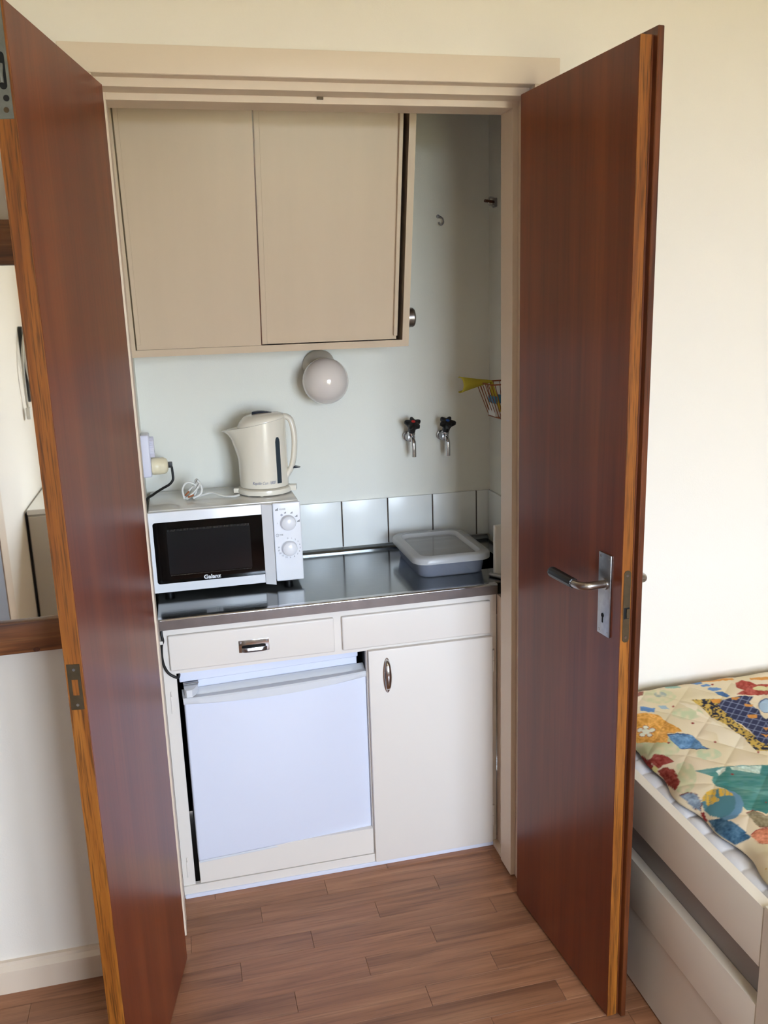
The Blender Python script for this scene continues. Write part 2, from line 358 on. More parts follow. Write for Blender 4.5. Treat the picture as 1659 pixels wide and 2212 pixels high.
# local: x along the leaf from the hinge, y to the outer face (away from the opening), z up
d2 = struct(thing('door_2', 'right mahogany door leaf standing open with a lever handle', 'door', (h.x, h.y, 0), local=True, rotz=ang))
bx('leaf', d2, 'mahogany', 0, LEN - 0.0015, 0, 0.024, DZ0, DZ1, 0.001, 1)
bx('leaf_edge', d2, 'mahogany_edge', LEN - 0.0015, LEN, 0.0003, 0.0228, DZ0, DZ1)
bx('leaf_groove', d2, 'mahogany_dark', 0.0, LEN - 0.001, 0.0241, 0.0278, DZ0, DZ1)
bx('lip', d2, 'mahogany_dark', 0.0, LEN + 0.012, 0.028, 0.041, DZ0, DZ1 + 0.013, 0.0015, 1)
hp = thing_pl = None
pb = bx('handle_plate', d2, 'worn_chrome', 0.372, 0.417, -0.004, 0, 0.919, 1.097, 0.0015, 2, label='worn steel handle plate with keyhole')
for sx, sz in ((0.379, 0.927), (0.410, 0.927), (0.379, 1.089), (0.410, 1.089)):
    disc('screw', pb, 'nickel', (sx, -0.004, sz), (0, -1, 0), 0.0028, 0.0006, 12)
bm = new(); lathe(bm, [(0, 0), (0.0048, 0), (0.0048, 0.0006), (0, 0.0006)], (0.392, -0.004, 0.962), (0, -1, 0), 16); box(bm, 0.3900, 0.3940, -0.0046, -0.004, 0.946, 0.962); obj('keyhole', bm, 'black_void', pb)
hl_ = obj('lever', (lambda b: (tube(b, [(0.398, -0.004, 1.033), (0.398, -0.030, 1.033), (0.394, -0.046, 1.032), (0.380, -0.054, 1.030), (0.360, -0.056, 1.0295)], 0.0085, 14), b)[1])(new()), 'nickel', d2, 60)
bm = new(); lathe(bm, [(0.0, 0), (0.0125, 0), (0.0125, 0.004), (0, 0.004)], (0.398, -0.004, 1.033), (0, -1, 0), 20); obj('collar', bm, 'nickel', hl_, 40)
bm = new()
NG = 40
rings = []
for t, k in ((0.0, 0.5), (0.002, 0.95), (0.008, 1.0), (0.088, 1.06), (0.094, 0.98), (0.096, 0.5)):
    rings.append([Vector((0.3615 - t, -0.056, 1.0295 + t * 0.0)) + Vector((0, math.cos(2 * PI * i / NG), math.sin(2 * PI * i / NG))) * (0.0112 * k * (1.0 if i % 4 < 2 else 0.93)) for i in range(NG)])
loft(bm, rings); obj('grip', bm, 'black_plastic', hl_, 60, label='ribbed black grip')
# outer knob, lock
bm = new(); tube(bm, [(0.398, 0.041, 1.033), (0.398, 0.080, 1.033), (0.394, 0.090, 1.033), (0.370, 0.096, 1.031), (0.29, 0.096, 1.031)], 0.009, 14); obj('outer_lever', bm, 'nickel', d2, 60)
bm = new(); pts = [(y_ * 1.0, z_) for y_, z_ in rrect(0.0045, 0.0205, 0.921, 1.075, 0.0078, 6)]; prism(bm, pts, 'X', LEN - 0.0008, LEN + 0.001); lp = obj('lock_plate', bm, 'brass_dark', d2, 30)
for z_ in (0.932, 1.064): disc('screw', lp, 'nickel', (LEN + 0.001, 0.0125, z_), (1, 0, 0), 0.0030, 0.0005, 12)
bx('bolt_slot', lp, 'black_void', LEN + 0.001, LEN + 0.0014, 0.0065, 0.0195, 0.972, 0.996)
bx('bolt', lp, 'brass_dark', LEN + 0.0014, LEN + 0.004, 0.0115, 0.0195, 0.974, 0.994, 0.0005, 1)
for z_ in (0.35, 1.70):
    bm = new(); lathe(bm, [(0, 0), (0.007, 0.001), (0.007, 0.09), (0, 0.092)], (-0.006, 0.046, z_), (0, 0, 1), 14); obj('hinge', bm, 'trim_paint', d2, 40)

h1 = Vector((-1.0801, -0.2521)); f1 = Vector((-1.1820, -0.7470)); a1 = math.atan2(f1.y - h1.y, f1.x - h1.x); L1 = (f1 - h1).length
d1 = struct(thing('door_1', 'left mahogany door leaf standing open with edge bolt', 'door', (h1.x, h1.y, 0), local=True, rotz=a1))
# local y now points right (into the opening): the leaf lies on negative y
bx('leaf', d1, 'mahogany', 0, L1 - 0.0015, -0.030, 0, DZ0, DZ1, 0.001, 1)
bx('leaf_edge', d1, 'mahogany_edge', L1 - 0.0015, L1, -0.0300, -0.0003, DZ0, DZ1)
bx('lip', d1, 'mahogany_dark', 0.0, L1 - 0.008, -0.0330, -0.0301, DZ0, DZ1 + 0.012, 0.001, 1)
bm = new(); box(bm, L1 - 0.0005, L1 + 0.0012, -0.027, -0.0045, 0.945, 1.029, 0.0004, 1); sp = obj('strike_plate', bm, 'brass_dark', d1)
bx('strike_slot', sp, 'mahogany_edge', L1 + 0.0012, L1 + 0.0015, -0.0205, -0.010, 0.972, 1.001)
for z_ in (0.954, 1.019): disc('screw', sp, 'nickel', (L1 + 0.0012, -0.015, z_), (1, 0, 0), 0.0026, 0.0005, 12)
bm = new(); box(bm, L1 - 0.0005, L1 + 0.0015, -0.026, -0.0035, 1.894, 2.054, 0.0004, 1); eb = obj('edge_bolt', bm, 'zinc', d1, label='grey metal edge bolt plate')
bm = new(); prism(bm, rrect(-0.0185, -0.0075, 1.934, 1.985, 0.0054, 6), 'X', L1 + 0.0015, L1 + 0.0019); obj('bolt_slot', bm, 'black_void', eb)
bm = new(); tube(bm, [(L1 + 0.001, -0.013, 1.968), (L1 + 0.006, -0.013, 1.955), (L1 + 0.006, -0.013, 1.942)], 0.003, 10); obj('bolt_lever', bm, 'zinc', eb, 60)
disc('screw', eb, 'black_metal', (L1 + 0.0015, -0.011, 1.922), (1, 0, 0), 0.0045, 0.0006, 14)
disc('screw', eb, 'brass_dark', (L1 + 0.0015, -0.013, 1.906), (1, 0, 0), 0.004, 0.0006, 14)
for z_ in (0.35, 1.70):
    bm = new(); lathe(bm, [(0, 0), (0.007, 0.001), (0.007, 0.09), (0, 0.092)], (-0.006, -0.048, z_), (0, 0, 1), 14); obj('hinge', bm, 'trim_paint', d1, 40)

# ------------------------------------------------------------------ base cabinet, worktop, fridge
HC = 0.837
bc = thing('base_cabinet', 'white painted kitchenette base cabinet around the small fridge', 'cabinet', (-0.617, 0.2, 0))
bm = new()
box(bm, -1.083, -1.050, 0, 0.020, 0.0, 0.806)                       # left stile
box(bm, -1.050, -0.150, 0, 0.020, 0.676, 0.806)                     # rail behind the drawers
box(bm, -0.5345, -0.527, 0.001, 0.020, 0.0, 0.676)
box(bm, -0.527, -0.150, 0, 0.020, 0.0, 0.676)
obj('face_frame', bm, 'cab_paint', bc)
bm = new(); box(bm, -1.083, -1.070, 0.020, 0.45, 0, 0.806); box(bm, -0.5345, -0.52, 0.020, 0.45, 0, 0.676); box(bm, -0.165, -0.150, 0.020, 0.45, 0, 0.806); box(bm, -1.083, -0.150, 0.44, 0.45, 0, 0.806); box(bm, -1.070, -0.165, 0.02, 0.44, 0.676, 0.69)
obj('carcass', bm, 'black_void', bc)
bx('plinth', bc, 'cab_paint', -1.036, -0.5345, -0.004, 0.016, 0.040, 0.122, 0.001, 1)
bx('kick_board', bc, 'cab_paint', -1.083, -0.163, -0.0055, 0.012, 0.0, 0.038, 0.001, 1)
bx('kick_strip', bc, 'fridge_white', -1.080, -0.164, -0.009, -0.005, 0.0, 0.013, 0.001, 1)
dl = bx('drawer', bc, 'cab_paint', -1.0632, -0.6228, -0.012, 0.0, 0.6883, 0.7863, 0.0045, 3)
dr = bx('drawer', bc, 'cab_paint', -0.6009, -0.1712, -0.012, 0.0, 0.6883, 0.7863, 0.0045, 3, label='plain white drawer front without a pull')
# cup pull
pu = bx('drawer_pull', dl, 'chrome', -0.8825, -0.8015, -0.0145, -0.0115, 0.7185, 0.7525, 0.0012, 2, label='chrome cup pull')
bm = new()
rings = []
for t in range(13):
    u = t / 12; x = -0.8755 + 0.067 * u; s = 0.6 + 0.4 * min(1, 8 * min(u, 1 - u))
    prof = [(-0.0145, 0.7215), (-0.0145 - 0.013 * s, 0.7225), (-0.0145 - 0.017 * s, 0.7285), (-0.0145 - 0.015 * s, 0.735), (-0.0145 - 0.0125 * s, 0.7345), (-0.0145 - 0.0125 * s, 0.7275), (-0.0145, 0.7255)]
    rings.append([Vector((x, a, b_)) for a, b_ in prof])
loft(bm, rings); obj('cup', bm, 'worn_chrome', pu, 50)
for x in (-0.877, -0.807): disc('screw', pu, 'worn_chrome', (x, -0.0145, 0.7475), (0, -1, 0), 0.0028, 0.0008, 12)
cdoor = bx('door', bc, 'cab_paint', -0.5313, -0.1674, -0.016, -0.0002, 0.0161, 0.6790, 0.003, 2)
bm = new(); ell = [(math.cos(2 * PI * i / 32), math.sin(2 * PI * i / 32)) for i in range(32)]
loft(bm, [[Vector((-0.4800 + 0.0115 * k * c_, y_, 0.6025 + 0.0525 * k * s_)) for c_, s_ in ell] for k, y_ in ((1.0, -0.016), (1.0, -0.0172), (0.9, -0.0180), (0.6, -0.0182))]); hnd = obj('door_handle', bm, 'chrome', cdoor, 40, label='oval chrome handle')
bm = new()
path = [(-0.480, -0.017, 0.650), (-0.480, -0.030, 0.638), (-0.480, -0.037, 0.605), (-0.480, -0.030, 0.570), (-0.480, -0.017, 0.558)]
P = smooth_path(path, 6); rings = []
for i, p in enumerate(P):
    u = i / (len(P) - 1); wdt = 0.0035 + 0.0050 * math.sin(PI * u)
    rings.append([p + Vector((wdt * math.cos(2 * PI * j / 12), 0.0032 * math.sin(2 * PI * j / 12), 0)) for j in range(12)])
loft(bm, rings); obj('grip', bm, 'chrome', hnd, 60)
for z0, z1 in ((0.568, 0.634), (0.067, 0.135)):
    for za, zb in ((z0, (z0 + z1) / 2 - 0.0006), ((z0 + z1) / 2 + 0.0006, z1)):
        bm = new(); lathe(bm, [(0, 0), (0.0042, 0), (0.0042, zb - za), (0, zb - za)], (-0.1622, -0.0055, za), (0, 0, 1), 12); obj('hinge', bm, 'cab_paint', bc, 40)
for z0, z1 in ((0.563, 0.615), (0.063, 0.114)):
    bx('hinge', bc, 'cab_paint', -1.0705, -1.0655, -0.0025, 0, z0, z1, 0.0015, 2)
    bx('hinge', bc, 'cab_paint', -1.0685, -1.0655, -0.0045, -0.001, z1 - 0.002, z1 + 0.012, 0.001, 1)

wt = thing('worktop', 'stainless steel worktop with rolled front edge and sink', 'worktop', (-0.55, 0.22, HC - 0.03))
SX0, SX1, SY0, SY1 = -0.325, -0.06, 0.125, 0.375
bm = new()
WXL, WXR = -1.083, -0.012
for a, b_, c, d in ((WXL, SX0, 0.0, 0.437), (SX1, WXR, 0.0, 0.437), (SX0, SX1, 0.0, SY0), (SX0, SX1, SY1, 0.437)): box(bm, a, b_, c, d, HC - 0.004, HC)
obj('top_sheet', bm, 'steel_top', wt)
bm = new()
arc = [(-0.0205 + 0.0055 * (1 - math.cos(t)), HC - 0.0055 + 0.0055 * math.sin(t)) for t in [PI / 2 * i / 5 for i in range(6)]]
# front apron with a rolled nose
prof = [(0.0, HC), (-0.0165, HC), (-0.0185, HC - 0.0006), (-0.0200, HC - 0.002), (-0.0205, HC - 0.004), (-0.0205, HC - 0.030), (0.0, HC - 0.030)]
prism(bm, [(0.0, HC - 0.0045), (-0.0205, HC - 0.0045), (-0.0205, HC - 0.030), (0.0, HC - 0.030)], 'X', WXL, JR + 0.015); obj('front_edge', bm, 'steel_edge', wt, 40)
bm = new(); prism(bm, prof[:5] + [(-0.0205, HC - 0.0044), (0.0, HC - 0.0044)], 'X', WXL, JR + 0.015); obj('front_nose', bm, 'chrome', wt, 40)  # nose in brighter metal than the apron, putting its highlight into the colour
bm = new(); prism(bm, [(0.437, HC), (0.437, HC + 0.004), (0.444, HC + 0.010), (0.4505, HC + 0.014), (0.4505, HC - 0.004), (0.437, HC - 0.004)], 'X', WXL, WXR); obj('back_upstand', bm, 'steel_top', wt, 40)
bm = new(); z1, z0 = HC - 0.0002, HC - 0.15
R0 = rrect(SX0, SX1, SY0, SY1, 0.03); R1 = rrect(SX0 + 0.01, SX1 - 0.01, SY0 + 0.01, SY1 - 0.01, 0.03)
top = [bm.verts.new((x, y, z1)) for x, y in R0]; bot = [bm.verts.new((x, y, z0)) for x, y in R1]
for i in range(len(top)): bm.faces.new((top[i], bot[i], bot[(i + 1) % len(top)], top[(i + 1) % len(top)]))
bm.faces.new(bot); obj('sink_bowl', bm, 'steel_top', wt, 50)

# fridge (stands a little askew in its bay)
fg = thing('mini_fridge', 'small white fridge with wide top handle standing in the cabinet bay', 'fridge', (-1.0355, -0.020, 0), local=True, rotz=math.atan2(0.0317, 0.5014))
FWD = 0.5024
bm = new(); box(bm, 0.022, FWD - 0.014, 0.046, 0.40, 0.125, 0.641, 0.002, 1); obj('body', bm, 'fridge_white', fg)
bx('body_top', fg, 'fridge_white', -0.006, FWD - 0.012, 0.040, 0.40, 0.6405, 0.6745, 0.002, 1)
bx('body_base', fg, 'black_plastic', 0.01, FWD - 0.03, 0.05, 0.38, 0.002, 0.1245)
fd = bx('door', fg, 'fridge_white', 0.0, FWD, 0.0, 0.044, 0.1190, 0.598, 0.006, 3)
bm = new(); rings = []
for i in range(33):
    u = i / 32; x = -0.002 + (FWD + 0.004) * u; bu = 1 - (2 * u - 1) ** 2
    yo = -0.003 - 0.012 * bu; zl = 0.595 - 0.013 * bu; g = min(1, 10 * min(u, 1 - u))
    prof = [(0.040, 0.598), (yo * 0.3, zl), (yo, zl + 0.004), (yo - 0.001, 0.6075), (yo + 0.003, 0.6115), (0.012, 0.6125 - 0.004 * g), (0.020, 0.6125 - 0.005 * g), (0.030, 0.6175), (0.042, 0.6195)]
    rings.append([Vector((x, a, b_)) for a, b_ in prof])
loft(bm, rings); obj('handle_strip', bm, 'fridge_plastic', fd, 40)
bm = new(); box(bm, 0.002, FWD - 0.002, 0.002, 0.042, 0.113, 0.1195, 0.002, 2); obj('door_trim', bm, 'fridge_plastic', fd, 40)
bm = new(); prism(bm, [(0.0035, 0.044), (0.0035, 0.006), (0.008, -0.004), (0.022, -0.004), (0.030, 0.006), (0.040, 0.026), (0.042, 0.044)], 'Z', 0.6135, 0.634); obj('hinge_cover', bm, 'fridge_plastic', fg, 30)
bm = new(); box(bm, 0.002, 0.043, 0.030, 0.046, 0.6345, 0.640, 0.0015, 1); obj('hinge_bracket', bm, 'worn_chrome', fg)

# cable beside the cabinet
cab = thing('power_cable', 'black cable clipped to the left cabinet stile, running into the fridge bay', 'cable', (-1.078, -0.008, 0.66))
pp = [on(349, 1372, 'Y', -0.008), on(352, 1385, 'Y', -0.010), on(349, 1396, 'Y', -0.009), on(350, 1420, 'Y', -0.008), on(355, 1440, 'Y', -0.008), on(366, 1456, 'Y', -0.008), on(384, 1464, 'Y', -0.006)]
pp = [Vector((pp[0].x, -0.005, 0.8025))] + pp + [pp[-1] + Vector((0.004, 0.03, -0.002))]
bm = new(); tube(bm, pp, 0.0036, 10, 5); obj('cable', bm, 'rubber_black', cab, 60)
c = on(347, 1389, 'Y', -0.010); bx('clip', cab, 'white_plastic', c.x - 0.006, c.x + 0.006, -0.015, -0.0005, c.z - 0.004, c.z + 0.005, 0.001, 1, label='white cable clip')

# ------------------------------------------------------------------ upper cabinet with a sloping front
AY, AZ = 0.2154, 1.494; TA = 0.1338 / 0.584; SA, CA = math.sin(math.atan(TA)), math.cos(math.atan(TA))
def slant(v): return Vector((v.x, AY - v.z * SA + v.y * CA, AZ + v.z * CA + v.y * SA))   # v.y = depth behind the face, v.z = distance up the slope
uc = thing('wall_cabinet', 'wall cabinet with sloping front and two sliding doors', 'cabinet', (-0.716, 0.33, 1.494))
def side(x0, x1, inset=0.0):
    bm = new(); zt = 2.36; prism(bm, [(AY + inset, AZ), (AY - (zt - AZ) * TA + inset, zt), (YN - 0.001, zt), (YN - 0.001, AZ)], 'X', x0, x1); return bm
obj('side_panel', side(-0.3520, -0.3335), 'upper_paint', uc); obj('side_panel', side(-1.099, -1.083), 'upper_paint', uc)
bm = new(); prism(bm, [(AY, AZ), (AY - 0.0185 * TA, AZ + 0.0185), (YN - 0.001, AZ + 0.0185), (YN - 0.001, AZ)], 'X', -1.083, -0.352); obj('bottom_panel', bm, 'upper_paint', uc)
bm = new(); box(bm, -1.083, -0.352, 0.03, YN - 0.001, 2.345, 2.36); obj('top_panel', bm, 'upper_paint', uc)
bm = new(); box(bm, -1.083, -0.352, YN - 0.006, YN - 0.001, AZ + 0.02, 2.345); obj('back_panel', bm, 'mahogany_dark', uc)
S0, S1 = 0.0186, 0.845
dL = bx('sliding_door', uc, 'upper_paint', -1.0795, -0.7510, 0.004, 0.010, S0, S1, 0, fn=slant)
dR = bx('sliding_door', uc, 'upper_paint', -0.7700, -0.3670, 0.014, 0.020, S0, S1, 0, fn=slant)
bm = new(); box(bm, -0.3770, -0.3665, 0.002, 0.0139, S0 + 0.012, S1, 0.001, 1, fn=slant); obj('edge_strip', bm, 'upper_paint', dR)
bm = new(); box(bm, -0.7475, -0.7330, 0.011, 0.0139, S0, S1, 0.001, 1, fn=slant); obj('edge_strip', bm, 'upper_paint', dR)
bm = new(); box(bm, -0.7510, -0.7478, 0.0045, 0.0138, S0, S1, fn=slant); obj('door_gap_shade', bm, 'mahogany_dark', dL)  # dark strip added to paint the shade of the gap between the sliding doors
bm = new(); box(bm, -1.0830, -1.0795, 0.001, 0.012, S0, S1, 0.0005, 1, fn=slant); obj('edge_strip', bm, 'brass_dark', dL)
bm = new(); box(bm, -1.0795, -1.068, 0.0015, 0.004, S0 + 0.014, S1, 0.0008, 1, fn=slant); obj('edge_strip', bm, 'upper_paint', dL)
bm = new(); lathe(bm, [(0, 0), (0.0265, 0), (0.0275, 0.0010), (0.0275, 0.0170), (0.0245, 0.0215), (0.018, 0.0240), (0, 0.0250)], (-0.3335, 0.232, 1.573), (1, 0, 0), 36)
kn = obj('side_knob', bm, 'nickel', uc, 30, label='round brushed metal knob on the cabinet side')

# ------------------------------------------------------------------ lamp, taps, hooks
gc = Vector((-0.553, 0.36, 1.395))
lm = thing('wall_lamp', 'white glass globe wall lamp below the wall cabinet', 'lamp', (-0.556, YN, 1.44))
bm = new(); bp0 = Vector((-0.556, YN - 0.001, 1.438)); ax = (gc - bp0)
lathe(bm, [(0, 0), (0.050, 0), (0.050, 0.012), (0.046, 0.030), (0.044, ax.length * 0.60)], bp0, (gc - bp0) * Vector((1, 1, 1)) if True else ax, 32); obj('lamp_base', bm, 'lamp_base', lm, 40)
bm = new(); bmesh.ops.create_uvsphere(bm, u_segments=48, v_segments=32, radius=0.0690)
for v in bm.verts: v.co += gc
obj('globe', bm, 'lamp_glass', lm, 80)

def tap(px, py, hot):
    w = on(px, py, 'Y', YN); x, z = w.x, w.z
    t = thing('wall_tap', 'chrome wall tap with black star knob and %s dot' % ('red' if hot else 'blue'), 'tap', (x, YN, z), group='two wall taps above the sink')
    bm = new(); lathe(bm, [(0, 0), (0.0125, 0), (0.0125, 0.010), (0.016, 0.011), (0.016, 0.016), (0.013, 0.017), (0.013, 0.020), (0, 0.020)], (x, YN - 0.0005, z), (0, -1, 0), 24); obj('rose', bm, 'worn_chrome', t, 40)
    bm = new(); lathe(bm, [(0, 0), (0.0125, 0), (0.0140, 0.004), (0.0140, 0.030), (0.011, 0.038), (0, 0.040)], (x, YN - 0.020, z), (0, -1, 0), 24); obj('valve_body', bm, 'worn_chrome', t, 40)
    c = Vector((x, YN - 0.047, z)); kd = Vector((0.02, -0.50, 0.86)).normalized()
    bm = new(); lathe(bm, [(0, 0), (0.009, 0), (0.010, 0.008), (0.0125, 0.012), (0.0125, 0.018), (0.010, 0.022), (0, 0.024)], c, kd, 20); obj('bonnet', bm, 'chrome', t, 40)
    bm = new(); tube(bm, [c + Vector((0, -0.004, 0.002)), c + Vector((0.001, -0.016, -0.002)), c + Vector((0.002, -0.026, -0.012)), c + Vector((0.002, -0.028, -0.026)), c + Vector((0.002, -0.028, -0.058))], 0.0072, 14); obj('spout', bm, 'chrome', t, 60)
    # five lobed knob
    b0 = c + kd * 0.022; u, w2 = frame_of(kd); ph = 0.35 if hot else 0.95; N = 60
    def ring(k, d, sm=0.0):
        out = []
        for i in range(N):
            a = 2 * PI * i / N; lobe = (0.5 + 0.5 * math.cos(5 * (a + ph))) ** 1.2; rr = k * ((1 - sm) * (0.0150 + 0.0125 * lobe) + sm * 0.0115)
            out.append(b0 + kd * d + (u * math.cos(a) + w2 * math.sin(a)) * rr)
        return out
    bm = new(); loft(bm, [ring(0.9, 0.0, 1.0), ring(1.0, 0.003, 1.0), ring(1.0, 0.016, 0.9), ring(0.94, 0.023, 0.35), ring(1.0, 0.029, 0.0), ring(1.0, 0.037, 0.0), ring(0.93, 0.0395, 0.0), ring(0.45, 0.0405, 0.2)]); k_ = obj('knob', bm, 'tap_black', t, 35)
    disc('marker', k_, 'red_dot' if hot else 'blue_dot', b0 + kd * 0.0402, kd, 0.0062, 0.0010, 18)
tap(878.8, 940.5, True); tap(951, 938, False)

w = on(949, 478, 'Y', YN); bm = new()
tube(bm, [(w.x - 0.004, YN - 0.002, w.z + 0.014), (w.x - 0.002, YN - 0.012, w.z + 0.013), (w.x + 0.005, YN - 0.020, w.z + 0.006), (w.x + 0.006, YN - 0.022, w.z - 0.006), (w.x, YN - 0.022, w.z - 0.013), (w.x - 0.006, YN - 0.020, w.z - 0.010), (w.x - 0.007, YN - 0.019, w.z - 0.004)], 0.0021, 8)
hk = thing('wall_hook', 'small metal screw hook on the niche back wall', 'hook', (w.x, YN, w.z)); obj('hook', bm, 'worn_chrome', hk, 60)
bm = new(); lathe(bm, [(0, 0), (0.006, 0), (0.005, 0.003), (0, 0.003)], (w.x - 0.004, YN - 0.0005, w.z + 0.014), (0, -1, 0), 14); obj('hook_plate', bm, 'worn_chrome', hk, 40)
cl = thing('wall_clip', 'dark metal spring clip on the shaded right niche wall', 'clip', (0, 0.40, 1.90))
bm = new(); box(bm, -0.006, 0, 0.385, 0.415, 1.888, 1.914, 0.002, 1); obj('clip_plate', bm, 'worn_chrome', cl)
bm = new(); tube(bm, [(-0.004, 0.40, 1.903), (-0.040, 0.385, 1.905)], 0.0045, 10, 1); obj('clip_rod', bm, 'mahogany_dark', cl, 60)
bm = new(); tube(bm, [(-0.004, 0.395, 1.912), (-0.022, 0.392, 1.915), (-0.027, 0.390, 1.902), (-0.020, 0.390, 1.893), (-0.005, 0.392, 1.892)], 0.0028, 8); obj('clip_spring', bm, 'chrome', cl, 60)

# wire basket, cloth, sponge
bk = thing('wire_basket', 'orange wire basket hung on the right niche wall', 'basket', (-0.001, 0.27, 1.27))
bz1, bz0 = 1.372, 1.268; by0, by1 = 0.20, 0.335
def wire(pts, r=0.0012, k=1): 
    bm = new(); tube(bm, pts, r, 8, k); return obj('wire', bm, 'wire_orange', bk, 60)
wire([(-0.002, by0, bz1), (-0.088, by0, bz1), (-0.092, by1, bz1), (-0.002, by1, bz1)], 0.0022)
wire([(-0.002, by0 + 0.015, bz0), (-0.050, by0 + 0.015, bz0), (-0.052, by1 - 0.01, bz0), (-0.002, by1 - 0.01, bz0)], 0.0020)
for i in range(6):
    y_ = by0 + (by1 - by0) * i / 5; yb = by0 + 0.015 + (by1 - by0 - 0.025) * i / 5; wire([(-0.089, y_, bz1), (-0.051, yb, bz0), (-0.002, yb, bz0 - 0.0005)])
for i in range(4):
    x_ = -0.012 - 0.022 * i; wire([(x_, by0, bz1), (x_ * 0.6, by0 + 0.015, bz0), (x_ * 0.6, by1 - 0.01, bz0), (x_, by1, bz1)])
# cloth: curled half tube lying over the rim with a tail inside
bm = new(); rows = []
NS, NT = 16, 14
for i in range(NS + 1):
    u = i / NS
    row = []
    cx = -0.158 + 0.096 * u; rad = 0.020 * (1 - u) ** 0.8 + 0.004; cz = 1.370 + 0.006 * u
    for j in range(NT + 1):
        a = -2.0 + 4.0 * j / NT; s = 1.0 - 0.35 * u
        row.append(Vector((cx + 0.004 * math.cos(a * 1.3), 0.272 - math.cos(a) * rad * 0.9 + 0.01, cz + math.sin(a) * rad * s)))
    rows.append(row)
for i in range(1, 9):
    u = i / 8
    row = []
    for j in range(NT + 1):
        v = j / NT - 0.5
        row.append(Vector((-0.062 + 0.020 * u + 0.004 * math.sin(9 * v), 0.272 + 0.055 * v * (0.15 + u), 1.376 - 0.100 * u * (1 - 0.1 * u) + 0.006 * math.sin(6 * v + 1) * (1 - u))))
    rows.append(row)
V_ = [[bm.verts.new(p) for p in r_] for r_ in rows]
for a, b_ in zip(V_, V_[1:]):
    for j in range(NT): bm.faces.new((a[j], a[j + 1], b_[j + 1], b_[j]))
cy = obj('cleaning_cloth', bm, 'cloth_yellow', None, 70); tag(cy, 'curled yellow cleaning cloth draped over the wire basket', 'cloth')
sm_ = cy.modifiers.new('thick', 'SOLIDIFY'); sm_.thickness = 0.002; sm_.offset = 0
sg = thing('sponge', 'blue and white sponge in the wire basket', 'sponge', (-0.024, 0.285, bz0))
bx('sponge_body', sg, 'paper_white', -0.058, -0.020, 0.255, 0.315, bz0 + 0.0025, bz0 + 0.042, 0.004, 2); bx('scouring_pad', sg, 'sponge_blue', -0.058, -0.020, 0.255, 0.315, bz0 + 0.0425, bz0 + 0.064, 0.004, 2)

# ------------------------------------------------------------------ microwave
MX0, MX1, MY, MZ0, MZ1, MYB = -1.093, -0.6755, 0.155, 0.853, 1.081, 0.435
mw = thing('microwave', 'white microwave oven with black glass door on the steel worktop', 'microwave', ((MX0 + MX1) / 2, 0.3, HC))
bx('case', mw, 'microwave_top', MX0 + 0.003, MX1 - 0.003, MY + 0.022, MYB, MZ0 + 0.002, MZ1 + 0.002, 0.004, 2)
# pressed step along the top front
bx('case_rim', mw, 'microwave_top', MX0 + 0.004, MX1 - 0.004, MY + 0.012, MY + 0.0225, MZ0 + 0.002, MZ1 - 0.001, 0.002, 1)
for x in (MX0 + 0.04, MX1 - 0.04):
    for y in (MY + 0.05, MYB - 0.04):
        bm = new(); lathe(bm, [(0, 0), (0.012, 0), (0.014, MZ0 + 0.0022 - HC), (0, MZ0 + 0.0022 - HC)], (x, y, HC), (0, 0, 1), 16); obj('foot', bm, 'rubber_black', mw, 40)
MC = -0.7545                                               # seam between door and control panel
md = bx('door', mw, 'microwave_white', MX0, MC - 0.001, MY, MY + 0.012, MZ0, MZ1, 0.003, 2)
GX0, GX1, GZ0, GZ1 = -1.081, -0.777, 0.879, 1.053
bm = new(); prism(bm, rrect(GX0, GX1 + 0.012, GZ0, GZ1, 0.007), 'Y', MY - 0.0012, MY + 0.001); gl = obj('door_glass', bm, 'microwave_glass', md, label='black glass of the oven door')
bm = new(); prism(bm, rrect(-1.046, -0.820, 0.904, 1.026, 0.003), 'Y', MY - 0.0016, MY - 0.0012); win = obj('viewing_window', bm, 'microwave_mesh', gl)
bm = new()
for i in range(58):
    x = -1.043 + 0.220 * i / 57
    for z in (1.0275, 1.0305, 0.9010): box(bm, x - 0.0009, x + 0.0009, MY - 0.0015, MY - 0.0011, z - 0.0009, z + 0.0009)
ho = obj('vent_dots', bm, 'dot_grey', gl); ho['kind'] = 'stuff'
bm = new(); prism(bm, [(-0.785, MY - 0.004), (-0.7575, MY - 0.022), (MC - 0.0012, MY - 0.004), (MC - 0.0012, MY + 0.006), (-0.785, MY + 0.006)], 'Z', MZ0 - 0.002, MZ1 + 0.001)
obj('door_handle', bm, 'microwave_white', md)
pn = bx('control_panel', mw, 'microwave_white', MC + 0.001, MX1, MY, MY + 0.012, MZ0, MZ1, 0.004, 3)
text('brand_lettering', 'Galanz', 0.0160, gl, 'print_white', (-0.9325, MY - 0.0016, 0.888), (1, 0, 0), (0, 0, 1), bold=0.0005, width=0.047)
KX = (MC + MX1) / 2 + 0.0005
def bars(cx, cz, n, s):
    bm = new()
    for i in range(n): hgt = s * (0.25 + 0.75 * (i + 1) / n); x = cx - s * 0.6 + i * s * 1.2 / n; box(bm, x, x + s * 0.9 / n, MY - 0.0006, MY + 0.0002, cz - s / 2, cz - s / 2 + hgt)
    return obj('power_bars', bm, 'print_grey', pn)
for kz, nm in ((1.0235, 'power_knob'), (0.9490, 'timer_knob')):
    bm = new(); lathe(bm, [(0, 0), (0.0215, 0), (0.0235, 0.0006), (0.0235, 0.0012), (0.0220, 0.0016), (0.0212, 0.010), (0.0195, 0.0155), (0.0150, 0.0190), (0.008, 0.0205), (0, 0.0208)], (KX + 0.002, MY, kz), (0, -1, 0), 40)
    k_ = obj(nm, bm, 'microwave_white', mw, 30)
